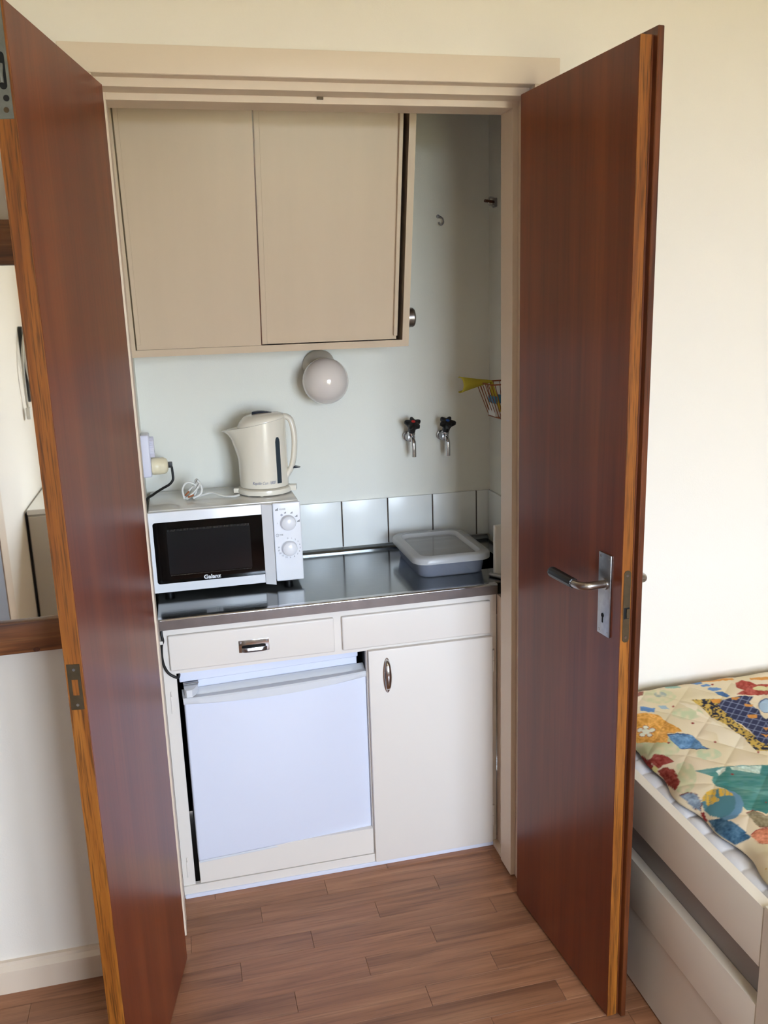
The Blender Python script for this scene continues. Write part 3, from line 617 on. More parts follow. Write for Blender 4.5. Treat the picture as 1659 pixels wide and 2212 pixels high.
text('power_lettering', 'POWER', 0.0068, pn, 'print_grey', (KX - 0.012, MY - 0.0004, 1.0625), (1, 0, 0), (0, 0, 1), width=0.017)
bars(KX - 0.028, 1.0635, 5, 0.0075)
text('time_lettering', 'TIME', 0.0060, pn, 'print_grey', (KX - 0.019, MY - 0.0004, 0.9885), (1, 0, 0), (0, 0, 1), width=0.010)
bm = new()
for i in range(24):
    a0, a1_ = 2 * PI * i / 24, 2 * PI * (i + 1) / 24
    q = [(KX - 0.030 + r_ * math.cos(a_), MY - 0.0005, 0.9885 + r_ * math.sin(a_)) for r_, a_ in ((0.0042, a0), (0.0042, a1_), (0.0034, a1_), (0.0034, a0))]; bm.faces.new([bm.verts.new(v) for v in q])
box(bm, KX - 0.0303, KX - 0.0297, MY - 0.0006, MY, 0.9885, 0.9912); box(bm, KX - 0.030, KX - 0.0275, MY - 0.0006, MY, 0.9882, 0.9888); obj('clock_symbol', bm, 'print_grey', pn)
for n, dg in ((2, 103), (3, 68), (4, 35), (5, 5)): bars(KX + 0.002 + 0.0295 * math.cos(math.radians(dg)), 1.0235 + 0.0295 * math.sin(math.radians(dg)), n, 0.0036 + n * 0.0006)
text('frost_symbol', '*', 0.016, pn, 'print_blue', (KX + 0.002 + 0.030 * math.cos(math.radians(125)), MY - 0.0004, 1.0235 + 0.0275 * math.sin(math.radians(125)) - 0.003), (1, 0, 0), (0, 0, 1), bold=0.0002)
text('dial_mark', 'I', 0.0058, pn, 'print_grey', (KX + 0.002 - 0.0295, MY - 0.0004, 1.0230), (1, 0, 0), (0, 0, 1))
for s, dg in (('0', 97), ('1', 76), ('2', 55), ('3', 36), ('4', 16), ('5', -4), ('6', -24), ('7', -44), ('8', -66), ('9', -88), ('10', -110), ('15', -132), ('20', -152), ('25', -170), ('30', -188)):
    a_ = math.radians(dg); text('dial_number', s, 0.0062, pn, 'print_grey', (KX + 0.002 + 0.0305 * math.cos(a_), MY - 0.0004, 0.9490 + 0.0285 * math.sin(a_)), (1, 0, 0), (0, 0, 1))

# ------------------------------------------------------------------ kettle
KZ = MZ1 + 0.003
kt = thing('kettle', 'cream plastic electric kettle standing on the microwave', 'kettle', (-0.757, 0.312, KZ), local=True, rotz=math.radians(-14))
NK = 48
def kring(z, fl=0.0, k=1.0, cx=0.0, tilt=0.0, rx=0.0715, ry=0.069):
    out = []
    for i in range(NK):
        a = 2 * PI * i / NK; c_, s_ = math.cos(a), math.sin(a)
        x = cx + rx * k * c_; y = ry * k * s_
        if c_ < 0: x -= fl * (-c_) ** 4; y *= 1 - min(0.45, fl * 9) * (-c_) ** 3 * 0.6
        out.append(Vector((x, y, z + tilt * x)))
    return out
bm = new()
loft(bm, [kring(0.003, k=1.06), kring(0.003, k=1.10), kring(0.010, k=1.12), kring(0.016, k=1.10), kring(0.0185, k=1.02)]); ba = obj('base', bm, 'kettle_cream', kt, 40)
for a_ in (-2.2, -1.57, -0.6, 1.2, 2.4): 
    bm = new(); lathe(bm, [(0, 0), (0.005, 0), (0.006, 0.004), (0, 0.004)], (0.065 * math.cos(a_), 0.065 * math.sin(a_), 0.0), (0, 0, 1), 10); obj('base_foot', bm, 'kettle_cream', ba)
bx('base_tab', ba, 'kettle_cream', 0.072, 0.094, -0.014, 0.014, 0.004, 0.020, 0.003, 2)
bx('cord_guide', ba, 'kettle_cream', -0.088, -0.070, -0.030, -0.010, 0.004, 0.018, 0.003, 2)
bm = new()
loft(bm, [kring(0.0205, k=0.93), kring(0.0215, k=0.985), kring(0.026), kring(0.10), kring(0.135, 0.010), kring(0.160, 0.018), kring(0.180, 0.028, tilt=0.06), kring(0.197, 0.040, tilt=0.14), kring(0.206, 0.045, tilt=0.2), kring(0.206, 0.040, k=0.94, tilt=0.2)])
bo = obj('body', bm, 'kettle_cream', kt, 45)
bm = new()
loft(bm, [kring(0.2065, k=0.985, cx=0.002, tilt=0.2), kring(0.2105, k=0.985, cx=0.002, tilt=0.2), kring(0.2195, k=0.90, cx=0.003, tilt=0.16), kring(0.229, k=0.70, cx=0.002, tilt=0.10), kring(0.2325, k=0.40, tilt=0.08), kring(0.2335, k=0.1, tilt=0.05)]); ld = obj('lid', bm, 'kettle_cream', kt, 45)
bm = new(); rings = []
for i in range(9):
    u = i / 8; x = -0.022 + 0.062 * u; zt = 0.2325 + 0.0075 * math.sin(PI * (0.25 + 0.72 * u)) ; wv = 0.016 * (1 - 0.5 * u)
    rings.append([Vector((x, -wv, 0.229)), Vector((x, wv, 0.229)), Vector((x, wv * 0.8, zt)), Vector((x, -wv * 0.8, zt))])
loft(bm, rings); obj('lid_tab', bm, 'kettle_dark', ld, 40, label='dark blue lid tab')
bm = new()
path = smooth_path([(0.050, 0, 0.222), (0.072, 0, 0.222), (0.088, 0, 0.208), (0.095, 0, 0.168), (0.093, 0, 0.120), (0.085, 0, 0.080), (0.072, 0, 0.055), (0.064, 0, 0.045)], 5); rings = []
for i, p in enumerate(path):
    d = (path[min(i + 1, len(path) - 1)] - path[max(i - 1, 0)]).normalized(); nrm = d.cross(Vector((0, 1, 0)))
    rings.append([p + Vector((0, 1, 0)) * 0.0145 * math.cos(2 * PI * j / 16) + nrm * 0.0085 * math.sin(2 * PI * j / 16) for j in range(16)])
loft(bm, rings); hd = obj('handle', bm, 'kettle_cream', kt, 60)
bm = new(); prism(bm, [(0.084, 0.078), (0.108, 0.071), (0.084, 0.069)], 'Y', -0.010, 0.010); obj('switch', bm, 'kettle_dark', hd, label='dark blue switch')
# gauge and lettering follow the round body
def on_body(a, z, off): return Vector(((0.0715 + off) * math.cos(a), (0.069 + off) * math.sin(a), z))
bm = new(); ga = math.radians(-44); gw = 0.105; rows = []
for k_ in range(21):
    z = 0.034 + 0.134 * k_ / 20; e = 1.0
    if k_ >= 19: e = (0.85, 0.45)[k_ - 19]
    rows.append([on_body(ga - gw * e * 1.0, z, -0.001), on_body(ga - gw * e, z, 0.0012), on_body(ga, z, 0.0016), on_body(ga + gw * e, z, 0.0012), on_body(ga + gw * e, z, -0.001)])
loft(bm, rows); obj('water_gauge', bm, 'kettle_gauge', bo, 40)
cu = text('lettering', 'Rapido Con 1800', 0.0125, bo, 'print_blue', (0, 0, 0), (1, 0, 0), (0, 1, 0), shear=0.35, width=0.066)
la = math.radians(-83)
me = cu.data; off_ = B[cu].copy()
for v in me.vertices:
    x, y_ = v.co.x + off_.x, v.co.y + off_.y
    v.co = on_body(la + x / 0.070, 0.0385 + y_, 0.0006 + v.co.z + off_.z) - B[bo]
B[cu] = B[bo]; cu.location = (0, 0, 0)
# cord with its bundle (kept in world axes through the inverse turn)
Rk = Matrix.Rotation(math.radians(14), 3, 'Z'); K0 = Vector((-0.757, 0.312, KZ))
def kl(p): return Rk @ (Vector(p) - K0)
zc = MZ1 + 0.007
cpts = [(-0.836, 0.275, zc), (-0.852, 0.262, zc), (-0.880, 0.275, zc), (-0.912, 0.305, zc + 0.006), (-0.938, 0.300, zc + 0.003), (-0.965, 0.285, zc)]
bm = new(); tube(bm, [kl(p) for p in cpts], 0.0032, 10); obj('cord', bm, 'cord_white', kt, 60)
bc_ = Vector((-0.968, 0.290, zc + 0.022))
random.seed(3)
bm = new()
for k_ in range(4):
    a0 = random.uniform(-0.4, 0.4); ex = Vector((math.cos(0.75 + 0.15 * k_), math.sin(a0) * 0.4, math.sin(0.75 + 0.15 * k_))).normalized(); ey = Vector((-0.35 + 0.2 * k_, 0.8, 0.25 - 0.2 * k_)).normalized()
    cpt = bc_ + Vector((random.uniform(-0.006, 0.006), 0.008 * (k_ - 1.5), random.uniform(-0.002, 0.004)))
    lp_ = [cpt + ex * 0.030 * math.cos(t) + ey * 0.011 * math.sin(t) for t in [2 * PI * i / 14 for i in range(15)]]
    lp_ = [Vector((q.x, q.y, max(q.z, zc - 0.002))) for q in lp_]
    tube(bm, [kl(q) for q in lp_], 0.0031, 8, 2)
tube(bm, [kl(bc_ + Vector(q)) for q in ((-0.022, -0.01, -0.022), (-0.026, -0.012, 0.005), (-0.014, -0.012, 0.024), (0.006, -0.01, 0.020), (0.014, -0.008, 0.004), (0.006, -0.006, -0.016))], 0.0031, 8, 5)
tube(bm, [kl(bc_ + Vector(q)) for q in ((0.002, -0.016, -0.020), (0.022, -0.014, -0.012), (0.028, -0.012, 0.006), (0.018, -0.012, 0.030))], 0.0038, 8, 5)
obj('cord_bundle', bm, 'cord_white', kt, 60)
bm = new(); tube(bm, [kl(bc_ + Vector(q)) for q in ((-0.020, -0.014, -0.012), (-0.012, -0.017, -0.004), (-0.008, -0.018, 0.000))], 0.0024, 8, 3); tube(bm, [kl(bc_ + Vector(q)) for q in ((-0.012, -0.020, -0.016), (0.004, -0.022, -0.010))], 0.0030, 8, 3); obj('wire_tie', bm, 'copper_tie', kt, 60)

# ------------------------------------------------------------------ timer socket, plug and black cord on the left niche wall
ts = thing('socket_timer', 'white plug-in timer on the left niche wall above the microwave', 'timer', (-1.10, 0.36, 1.22))
bx('timer_body', ts, 'timer_white', -1.099, -1.075, 0.315, 0.385, 1.150, 1.272, 0.005, 3)
bm = new(); N = 72
loft(bm, [[Vector((x, 0.350 + (0.030 if i % 2 else 0.0288) * k * math.cos(2 * PI * i / N), 1.233 + (0.030 if i % 2 else 0.0288) * k * math.sin(2 * PI * i / N))) for i in range(N)] for x, k in ((-1.075, 1.0), (-1.064, 1.0), (-1.063, 0.96))]); obj('timer_dial', bm, 'timer_white', ts)
pg = thing('power_plug', 'cream round plug with black cord in the wall timer', 'plug', (-1.075, 0.35, 1.18))
bm = new(); lathe(bm, [(0, 0), (0.0235, 0), (0.0250, 0.004), (0.0250, 0.022), (0.0246, 0.0225), (0.0246, 0.034), (0.020, 0.042), (0.012, 0.046), (0, 0.047)], (-1.0745, 0.350, 1.1765), (1, 0, 0.0), 32); obj('plug_body', bm, 'plug_cream', pg, 40)
bx('plug_cap', pg, 'rubber_black', -1.0335, -1.0165, 0.342, 0.358, 1.170, 1.186, 0.002, 2)
bm = new(); tube(bm, [(-1.019, 0.350, 1.172), (-1.018, 0.350, 1.150), (-1.019, 0.348, 1.133), (-1.030, 0.342, 1.121), (-1.050, 0.330, 1.113), (-1.075, 0.300, 1.104), (-1.0965, 0.262, 1.090), (-1.0965, 0.22, 1.02)], 0.0037, 10); obj('cord', bm, 'rubber_black', pg, 60)

# ------------------------------------------------------------------ plastic box with lid, small things by the jamb
pb_ = thing('storage_box', 'clear plastic food box with frosted lid standing over the sink', 'box', (-0.245, 0.23, HC))
bm = new()
def rr3(x0, x1, y0, y1, r_, z): return [Vector((x, y, z)) for x, y in rrect(x0, x1, y0, y1, r_, 6)]
X0, X1, Y0, Y1 = -0.353, -0.142, 0.086, 0.372
loft(bm, [rr3(X0 + .012, X1 - .012, Y0 + .012, Y1 - .012, .03, HC + .0005), rr3(X0 + .008, X1 - .008, Y0 + .008, Y1 - .008, .034, HC + .003), rr3(X0, X1, Y0, Y1, .036, HC + .055), rr3(X0 + .0016, X1 - .0016, Y0 + .0016, Y1 - .0016, .035, HC + .055), rr3(X0 + .0096, X1 - .0096, Y0 + .0096, Y1 - .0096, .033, HC + .005), rr3(X0 + .014, X1 - .014, Y0 + .014, Y1 - .014, .03, HC + .0025)])
obj('tub', bm, 'box_plastic', pb_, 50)
bm = new(); a, b_, c, d = X0 - 0.013, X1 + 0.013, Y0 - 0.013, Y1 + 0.013
loft(bm, [rr3(a, b_, c, d, .045, HC + .045), rr3(a, b_, c, d, .045, HC + .060), rr3(a + .004, b_ - .004, c + .004, d - .004, .043, HC + .0645), rr3(a + .026, b_ - .026, c + .026, d - .026, .028, HC + .0645), rr3(a + .030, b_ - .030, c + .030, d - .030, .026, HC + .056), rr3(a + .036, b_ - .036, c + .036, d - .036, .022, HC + .0545),
          rr3(a + .036, b_ - .036, c + .036, d - .036, .022, HC + .0535), rr3(a + .0285, b_ - .0285, c + .0285, d - .0285, .026, HC + .0552), rr3(a + .0245, b_ - .0245, c + .0245, d - .0245, .028, HC + .0632), rr3(a + .005, b_ - .005, c + .005, d - .005, .042, HC + .0632), rr3(a + .0014, b_ - .0014, c + .0014, d - .0014, .044, HC + .0595), rr3(a + .0014, b_ - .0014, c + .0014, d - .0014, .044, HC + .045)], caps=False)
ldp = obj('lid_rim', bm, 'lid_plastic', pb_, 50)
bm = new(); prism(bm, [(p.x, p.y) for p in rr3(a + .0362, b_ - .0362, c + .0362, d - .0362, .022, 0)], 'Z', HC + .0535, HC + .0545); obj('lid_panel', bm, 'lid_clear', ldp)
wb = thing('cutting_board', 'small white plastic board standing on edge beside the door frame', 'board', (-0.10, 0.05, HC))
bx('board', wb, 'white_plastic', -0.139, -0.045, 0.040, 0.056, HC + 0.001, HC + 0.152, 0.004, 3)
bm = new(); tube(bm, [(-0.150, 0.052, HC + 0.0065), (-0.128, 0.018, HC + 0.0065), (-0.115, 0.004, HC + 0.0065)], 0.006, 12, 3); tag(obj('steel_rod', bm, 'worn_chrome', None, 60), 'steel utensil handle lying on the worktop by the door frame', 'utensil')

# ------------------------------------------------------------------ mirror on the front wall and what it reflects
mr = thing('wall_mirror', 'pine framed mirror on the wall left of the open doors', 'mirror', (-1.43, YF, 0.88))
ax0, ax1, az0, az1, fw_ = -1.685, -1.175, 0.879, 1.800, 0.074
FY = YF - 0.030
bm = new(); box(bm, ax0, ax1, FY, YF - 0.001, az0, az0 + fw_, 0.004, 2); fb = obj('frame_rail', bm, 'pine', mr, 40)
bm = new(); box(bm, ax0, ax1, FY, YF - 0.001, az1 - fw_ - 0.014, az1, 0.004, 2); obj('frame_rail', bm, 'pine', mr, 40)
wood('pine_upright', rgb(96, 50, 22), rgb(138, 82, 42), rgb(164, 106, 60), scale=(42, 20, 2.5), fine=(160, 200, 6), rough=0.4, coat=0.3, fine_amt=0.35)
for a, b_ in ((ax0, ax0 + fw_), (ax1 - fw_, ax1)):
    bm = new(); box(bm, a, b_, FY, YF - 0.001, az0 + fw_, az1 - fw_ - 0.014, 0.002, 1); obj('frame_stile', bm, 'pine_upright', mr)
bx('mirror_glass', mr, 'mirror_glass', ax0 + 0.05, ax1 - 0.05, YF - 0.016, YF - 0.012, az0 + 0.05, az1 - 0.06)
kp = on(79, 1403, 'Y', FY); bm = new(); loft(bm, [[Vector((kp.x + 0.008 * k * math.cos(2 * PI * i / 16), y_, kp.z + 0.0055 * k * math.sin(2 * PI * i / 16))) for i in range(16)] for k, y_ in ((1, FY + 0.001), (0.9, FY - 0.0006))]); obj('wood_knot', bm, 'mahogany_dark', fb)
YM = YF - 0.016
def back(yv): return 2 * YM - yv                   # a depth seen in the glass -> where the thing stands in the room
dk = thing('low_cupboard', 'low pale cupboard against the side wall, seen in the mirror', 'cupboard', (-1.40, back(2.2), 0))
yf_, yb2 = back(1.863), back(2.50)
bx('cupboard_body', dk, 'dresser_paint', -1.690, -1.12, yb2 + 0.01, yf_ - 0.008, 0.004, 0.738, 0.002, 1)
bx('cupboard_top', dk, 'white_plastic', -1.690, -1.11, yb2, yf_, 0.738, 0.762, 0.002, 1)
bx('cupboard_door', dk, 'dresser_paint', -1.685, -1.12, yf_ - 0.0078, yf_ + 0.004, 0.05, 0.73, 0.002, 1)
bx('cupboard_gap_shade', dk, 'black_void', -1.698, -1.6905, yb2, yf_, 0.0, 0.745)  # black fill added in the slit by the wall, standing for its shade
wbk = thing('wall_bracket', 'black wall bracket with grey cable hung over it, seen in the mirror', 'bracket', (XL, back(2.310), 1.38))
bm = new(); yk = back(2.310); pts = [(y_, z_) for y_, z_ in rrect(yk - 0.022, yk + 0.022, 1.205, 1.565, 0.02, 5)]; prism(bm, pts, 'X', XL + 0.001, XL + 0.018); obj('bracket_bar', bm, 'black_metal', wbk)
bm = new(); tube(bm, [(XL + 0.020, back(2.370), 1.50), (XL + 0.028, back(2.280), 1.525), (XL + 0.024, back(2.210), 1.45), (XL + 0.022, back(2.170), 1.35), (XL + 0.020, back(2.180), 1.24), (XL + 0.020, back(2.190), 1.185)], 0.006, 8); tube(bm, [(XL + 0.024, back(2.350), 1.52), (XL + 0.030, back(2.270), 1.50), (XL + 0.026, back(2.240), 1.42), (XL + 0.024, back(2.290), 1.32), (XL + 0.020, back(2.370), 1.25)], 0.005, 8); obj('cable', bm, 'cable_grey', wbk, 60)
bm = new(); y_ = back(2.190); box(bm, XL + 0.012, XL + 0.030, y_ - 0.022, y_ + 0.022, 1.135, 1.190, 0.003, 2); box(bm, XL + 0.018, XL + 0.026, y_ - 0.045, y_ - 0.022, 1.150, 1.160); obj('cable_plug', bm, 'white_plastic', wbk)
d3 = struct(thing('door_3', 'grey door with white casing in the side wall, seen in the mirror', 'door', (XL, back(0.9), 0)))
bx('leaf', d3, 'door_grey', XL + 0.001, XL + 0.012, back(1.215), back(0.42), 0.005, 2.03)
bx('casing', d3, 'trim_paint', XL + 0.001, XL + 0.016, back(1.34), back(1.217), 0, 2.10, 0.002, 1)
bx('casing', d3, 'trim_paint', XL + 0.001, XL + 0.016, back(0.418), back(0.34), 0, 2.10, 0.002, 1)
bx('casing', d3, 'trim_paint', XL + 0.001, XL + 0.016, back(1.216), back(0.419), 2.035, 2.10, 0.002, 1)

# ------------------------------------------------------------------ bed along the front wall, pull-out bed under it
BX, BY0, BY1, BXE = -0.043, -0.262, -1.120, 1.93
bd = thing('bed_frame', 'white painted bed frame standing along the wall beside the right door', 'bed', (0.95, -0.69, 0))
bx('end_board', bd, 'bed_paint', BX, BX + 0.025, -1.058, BY0 - 0.045, 0.415, 0.540, 0.003, 2)
bx('leg', bd, 'bed_paint', BX, BX + 0.045, BY1, -1.0585, 0, 0.545, 0.002, 1)
bx('leg', bd, 'bed_paint', BX, BX + 0.045, BY0 - 0.0445, BY0, 0, 0.545, 0.002, 1)
bx('leg', bd, 'bed_paint', BXE - 0.045, BXE, BY1, -1.0585, 0, 0.545, 0.002, 1)
bx('leg', bd, 'bed_paint', BXE - 0.045, BXE, BY0 - 0.0445, BY0, 0, 0.545, 0.002, 1)
bx('end_board', bd, 'bed_paint', BXE - 0.025, BXE, -1.058, BY0 - 0.045, 0.415, 0.540, 0.003, 2)
bx('side_rail', bd, 'bed_paint', BX + 0.046, BXE - 0.046, BY1 + 0.004, BY1 + 0.026, 0.415, 0.540, 0.003, 2)
bx('side_rail', bd, 'bed_paint', BX + 0.046, BXE - 0.046, BY0 - 0.026, BY0 - 0.004, 0.415, 0.540, 0.003, 2)
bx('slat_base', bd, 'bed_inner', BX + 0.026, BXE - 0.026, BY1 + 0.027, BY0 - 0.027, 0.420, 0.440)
tb = thing('pull_out_bed', 'pull-out bed with white boards pushed under the bed frame', 'pull-out bed', (0.95, -0.69, 0))
bx('end_board', tb, 'bed_paint', BX, BX + 0.024, -1.058, BY0 - 0.047, 0.207, 0.333, 0.003, 2)
bx('lower_panel', tb, 'bed_paint', BX + 0.006, BX + 0.020, -1.058, BY0 - 0.047, 0.006, 0.2065)
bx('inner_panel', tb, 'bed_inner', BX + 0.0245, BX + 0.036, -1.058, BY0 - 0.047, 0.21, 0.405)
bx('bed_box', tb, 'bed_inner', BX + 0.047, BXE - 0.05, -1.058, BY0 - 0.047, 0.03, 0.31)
# mattress with a quilted white pad
def grid(nx, ny, fn):
    bm = new(); V = [[bm.verts.new(fn(i, j)) for j in range(ny + 1)] for i in range(nx + 1)]
    for i in range(nx):
        for j in range(ny): bm.faces.new((V[i][j], V[i + 1][j], V[i + 1][j + 1], V[i][j + 1]))
    return bm
ms = thing('mattress', 'white quilted mattress pad showing below the bedspread', 'mattress', (0.95, -0.69, 0.44))
bx('core', ms, 'pad_white', BX + 0.034, BXE - 0.034, BY1 + 0.030, BY0 - 0.006, 0.4405, 0.505, 0.02, 3)
NY = 240
def padf(i, j):
    y = BY0 - 0.008 - (abs(BY1 - BY0) - 0.04) * j / NY; u = i / 26
    x = BX + 0.028 + 0.17 * u
    ph = (y / 0.062) % 1.0; b_ = abs(math.sin(PI * ph)) ** 0.5
    edge = min(1.0, u / 0.16); z = 0.487 + 0.030 * math.sin(edge * PI / 2) ** 0.7 + 0.0055 * b_ * edge ** 0.5 - (0.010 if u > 0.7 else 0)
    return Vector((x, y, z))
bm = grid(26, NY, padf); pq = obj('quilted_pad', bm, 'pad_white', ms, 80)
sm_ = pq.modifiers.new('thick', 'SOLIDIFY'); sm_.thickness = 0.004; sm_.offset = -1

# bedspread print, drawn in flat shapes
def zc_(pts): return [(1300 + x / 4.607, 1420 + y / 4.607) for x, y in pts]
def inpoly(x, y, P):
    c = False; n = len(P); j = n - 1
    for i in range(n):
        xi, yi = P[i]; xj, yj = P[j]
        if (yi > y) != (yj > y) and x < (xj - xi) * (y - yi) / (yj - yi) + xi: c = not c
        j = i
    return c
def hsh(i, j): return (math.sin(i * 127.1 + j * 311.7) * 43758.5453) % 1.0
def vn(x, y):
    i, j = math.floor(x), math.floor(y); a, b_ = x - i, y - j; a = a * a * (3 - 2 * a); b_ = b_ * b_ * (3 - 2 * b_)
    return (hsh(i, j) * (1 - a) + hsh(i + 1, j) * a) * (1 - b_) + (hsh(i, j + 1) * (1 - a) + hsh(i + 1, j + 1) * a) * b_
SH = []
def poly(pts, col, **k): 
    P = zc_(pts); SH.append((min(p[0] for p in P), max(p[0] for p in P), min(p[1] for p in P), max(p[1] for p in P), P, col, k))
def ellp(cx, cy, rx, ry, col, **k): poly([(cx + rx * math.cos(t * PI / 8), cy + ry * math.sin(t * PI / 8)) for t in range(16)], col, **k)
GREEN, PEACH = (196, 203, 156), (236, 214, 176)
ellp(450, 900, 330, 130, GREEN, soft=1); ellp(850, 560, 160, 60, (190, 203, 158), soft=1); ellp(560, 390, 180, 70, (206, 206, 160), soft=1); ellp(820, 1200, 120, 160, (200, 205, 160), soft=1); ellp(1060, 960, 130, 60, (190, 205, 165), soft=1)
poly([(760, 450), (950, 480), (940, 570), (1100, 640), (1020, 720), (1150, 760), (1170, 850), (1400, 920), (1420, 800), (1220, 700), (1000, 560)], (240, 224, 196))
poly([(330, 560), (450, 550), (560, 575), (650, 640), (760, 700), (800, 740), (650, 760), (660, 850), (330, 850)], (228, 164, 78), nz=1)
poly([(600, 285), (740, 280), (800, 300), (640, 310)], (160, 190, 170)); poly([(760, 268), (1000, 228), (1300, 205), (1320, 225), (1000, 245), (790, 275)], (228, 160, 84))
poly([(1470, 205), (1700, 185), (1700, 225), (1480, 222)], (226, 156, 80))
for a, b_, c, d in ((935, 255, 62, 14), (1035, 280, 52, 13), (1118, 316, 70, 17)): ellp(a, b_, c, d, (112, 146, 190))
poly([(1120, 345), (1200, 340), (1275, 380), (1240, 400), (1160, 375)], (80, 116, 160)); poly([(385, 490), (530, 505), (525, 548), (390, 530)], (104, 142, 190)); poly([(550, 485), (640, 480), (670, 520), (590, 510)], (170, 190, 200))
poly([(360, 345), (420, 340), (410, 380), (340, 390)], (150, 96, 80)); ellp(580, 370, 60, 30, (150, 160, 160), soft=1)
poly([(645, 770), (730, 755), (880, 762), (960, 820), (1000, 880), (1080, 912), (960, 915), (780, 910), (700, 840)], (106, 146, 186), nz=1, line=(44, 54, 96))
poly([(890, 425), (1000, 418), (1200, 415), (1150, 480), (1280, 600), (1400, 690), (1500, 760), (1560, 830), (1700, 900), (1700, 930), (1540, 935), (1420, 800), (1330, 740), (1220, 660), (1100, 600), (1000, 500)], (208, 172, 84), scrib=1)
poly([(1080, 425), (1180, 415), (1190, 450), (1110, 460)], (222, 150, 64))
poly([(1200, 420), (1380, 380), (1510, 388), (1465, 440), (1510, 490), (1560, 520), (1610, 600), (1700, 640), (1700, 905), (1560, 830), (1480, 730), (1280, 600), (1150, 480)], (54, 58, 88), gridl=1)
for P in ([(1290, 395), (1380, 395), (1350, 420), (1290, 418)], [(1420, 460), (1510, 470), (1500, 495), (1420, 490)], [(1445, 575), (1550, 568), (1550, 605), (1450, 605)], [(1600, 690), (1700, 720), (1700, 760), (1640, 740)], [(1580, 760), (1660, 780), (1640, 800)]): poly(P, (216, 146, 70))
ellp(1650, 480, 90, 75, (176, 200, 220), line=(90, 110, 150))
poly([(1330, 255), (1390, 228), (1480, 240), (1540, 275), (1640, 262), (1700, 270), (1700, 400), (1620, 370), (1540, 378), (1430, 372), (1336, 368), (1410, 330), (1345, 295)], (176, 78, 64), nz=1); ellp(1575, 312, 72, 24, (226, 214, 160))
poly([(350, 992), (405, 980), (480, 1030), (520, 1090), (500, 1140), (430, 1075)], (140, 50, 42), nz=1); poly([(470, 1020), (520, 962), (620, 970), (690, 1010), (722, 1040), (620, 1072), (560, 1110), (520, 1080)], (160, 70, 60), nz=1); poly([(548, 1135), (620, 1095), (700, 1110), (760, 1185), (778, 1260), (725, 1325), (640, 1260)], (154, 66, 54), nz=1); ellp(525, 1118, 30, 34, (222, 208, 140))
poly([(925, 1132), (1080, 1100), (1240, 1085), (1400, 1075), (1700, 1070), (1700, 1580), (1560, 1530), (1440, 1520), (1330, 1380), (1230, 1310), (1130, 1280), (1090, 1230), (1110, 1190)], (96, 144, 132), teal=1)
poly([(1140, 1130), (1240, 1088), (1230, 1130), (1160, 1180)], (226, 232, 216), nz=1); poly([(1280, 1090), (1590, 1078), (1570, 1160), (1440, 1140), (1300, 1120)], (206, 222, 206), nz=1)
ellp(1250, 1470, 160, 150, (110, 150, 178)); ellp(1165, 1450, 172, 148, (226, 180, 72), leaf=1)
poly([(770, 1372), (860, 1340), (950, 1362), (1000, 1460), (985, 1530), (930, 1510), (850, 1440)], (136, 150, 166), nz=1, line=(120, 60, 60)); poly([(975, 1545), (1010, 1545), (1060, 1655), (1010, 1620)], (150, 50, 46))
poly([(1060, 1625), (1180, 1598), (1330, 1645), (1430, 1740), (1482, 1792), (1400, 1840), (1320, 1872), (1200, 1795), (1110, 1710)], (74, 110, 136), nz=1)
poly([(1480, 1765), (1540, 1712), (1700, 1685), (1700, 1868), (1560, 1852)], (220, 138, 104), nz=1, line=(170, 70, 60)); poly([(1435, 1548), (1500, 1518), (1700, 1600), (1700, 1695), (1570, 1695)], (150, 136, 106), nz=1, line=(150, 60, 56))
poly([(1630, 2100), (1700, 2080), (1700, 2180), (1640, 2180)], (210, 160, 70))
for a, b_ in ((906, 656), (665, 850), (1128, 842), (1105, 268), (1560, 945), (1297, 1166), (1640, 1445), (712, 492)): ellp(a, b_, 15, 9, (158, 54, 50))
fp = []
for i in range(5): t = 2 * PI * i / 5 - 0.3; fp.append((440 + 62 * math.cos(t), 738 + 42 * math.sin(t)))
for a, b_ in fp: ellp(a, b_, 33, 22, (150, 70, 60))
for a, b_ in fp: ellp(a, b_, 27, 17, (236, 232, 206))
ellp(440, 738, 40, 26, (236, 232, 206))
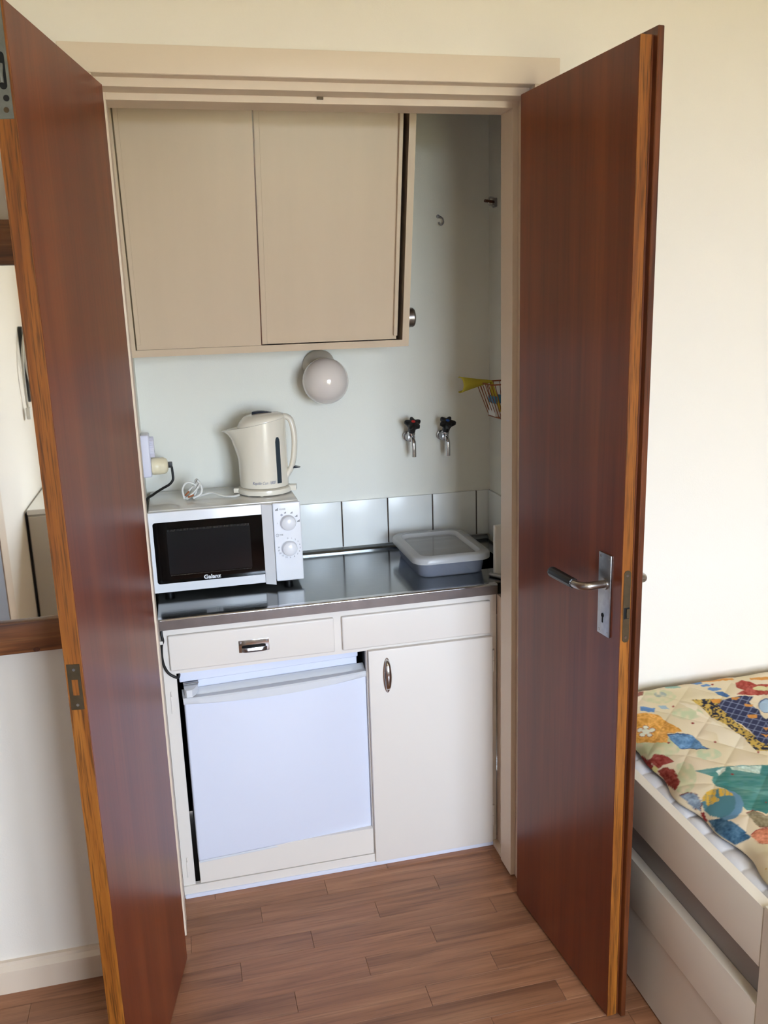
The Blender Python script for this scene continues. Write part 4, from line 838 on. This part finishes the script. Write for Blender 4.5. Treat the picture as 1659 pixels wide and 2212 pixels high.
def pcol(px, py):
    if px > 1655: px = 1310 + (px - 1310) % 345 if (px // 345) % 2 else 1655 - (px - 1310) % 345
    if px < 1372: px = 1372 + (1372 - px)
    n1 = vn(px / 46, py / 30); n2 = vn(px / 9, py / 7); n3 = vn(px / 3.2, py / 2.4)
    wob = (vn(px / 8 + 9, py / 8) - 0.5) * 3.2; wx = px + wob; wy = py + (vn(px / 7, py / 7 + 31) - 0.5) * 2.4
    c = [226 + 14 * n1, 208 + 12 * n1, 168 + 24 * n1]
    for x0, x1, y0, y1, P, col, k in SH:
        if not (x0 - 2 < wx < x1 + 2 and y0 - 2 < wy < y1 + 2) or not inpoly(wx, wy, P): continue
        t = 1.0; q = list(col)
        if k.get('soft'): t = 0.75 * max(0.0, min(1.0, 1.4 * n2))
        if k.get('nz'): g = (n3 - 0.5) * 44 + (n2 - 0.5) * 36; q = [v + g for v in q]
        if k.get('scrib') and (n3 > 0.62 or n2 > 0.74): q = [40, 42, 58]
        if k.get('gridl') and (abs((px + py * 0.6) % 17 - 8) < 0.7 or abs((py - px * 0.25) % 12 - 6) < 0.55): q = [150, 158, 186]
        if k.get('teal'): g = (n1 - 0.5) * 90 + (vn(px / 14, py / 2.5) - 0.5) * 46; q = [q[0] + g * 0.9 - 6, q[1] + g * 0.55, q[2] + g * 0.5 + 10 * n2]
        if k.get('leaf') and (py - 1735 + (px - 1553) * 0.3 > -12 + 26 * (n2 - 0.5) or vn(px / 1.6, py / 9) > 0.66): q = [84, 130, 140]
        if k.get('line'):
            e = 1.5
            if not (inpoly(wx + e, wy + e, P) and inpoly(wx - e, wy - e, P)): q = list(k['line'])
        c = [c[i] * (1 - t) + q[i] * t for i in range(3)]
    return [lin(max(0, min(255, v)) / 255) for v in c]
HX = 0.020                                                       # line of the hem at the foot end
xs = [HX + 0.0021 * i for i in range(int(0.56 / 0.0021))]; 
while xs[-1] < BXE - 0.05: xs.append(xs[-1] + 0.05)
NYQ = 400; YQ0, YQ1 = YF - 0.020, BY1 + 0.030
def quilt(i, j):
    y = YQ0 + (YQ1 - YQ0) * j / NYQ; x = xs[i]; d = x - HX
    hemw = 0.008 * math.sin(y * 17 + 1) + 0.006 * math.sin(y * 43)
    z = 0.538 + 0.056 * (1 - math.exp(-max(d, 0) / 0.030))
    e = (y - YQ0) / -0.05
    if e < 1: z -= 0.030 * (1 - e) ** 2
    e2 = (YQ1 - y) / -0.05
    if e2 < 1: z -= 0.030 * (1 - max(e2, 0)) ** 2
    q1 = ((x + y * 0.9) / 0.115) % 1.0; q2 = ((x - y * 1.1 + 0.03) / 0.13) % 1.0
    pf = min(abs(math.sin(PI * q1)), abs(math.sin(PI * q2))) ** 0.45
    z += (0.0036 * pf - 0.0016) * min(1, d / 0.02 + 0.3) + 0.004 * (vn(x * 22, y * 22) - 0.5) + 0.010 * math.sin(x * 4.2 + 0.8) * math.sin(2.6 * (y + 0.2))
    return Vector((x - hemw * math.exp(-d / 0.05) - 0.004 * math.exp(-((d - 0.012) / 0.010) ** 2), y, z))
bm = grid(len(xs) - 1, NYQ, quilt)
def pavg(p):
    x, y = to_px(p); cs = [pcol(x + a, y + b) for a, b in ((-0.55, -0.3), (0.55, -0.3), (-0.25, 0.45), (0.3, 0.5))]; return [sum(c[i] for c in cs) / 4 for i in range(3)]
cols = [pavg(v.co) for v in bm.verts]
bs = obj('bedspread', bm, None, None, 80); tag(bs, 'quilted bedspread with colourful leaf and flower print on the bed', 'bedspread')
at = bs.data.color_attributes.new('print', 'FLOAT_COLOR', 'POINT')
for i, c in enumerate(cols): at.data[i].color = (c[0], c[1], c[2], 1)
m = bpy.data.materials.new('printed_cotton'); m.use_nodes = True; nt = m.node_tree; b_ = nt.nodes['Principled BSDF']; b_.inputs['Roughness'].default_value = 0.85; b_.inputs['Specular IOR Level'].default_value = 0.2
va = nt.nodes.new('ShaderNodeVertexColor'); va.layer_name = 'print'; nt.links.new(va.outputs[0], b_.inputs['Base Color']); bs.data.materials.append(m)
sm_ = bs.modifiers.new('thick', 'SOLIDIFY'); sm_.thickness = 0.004; sm_.offset = -1
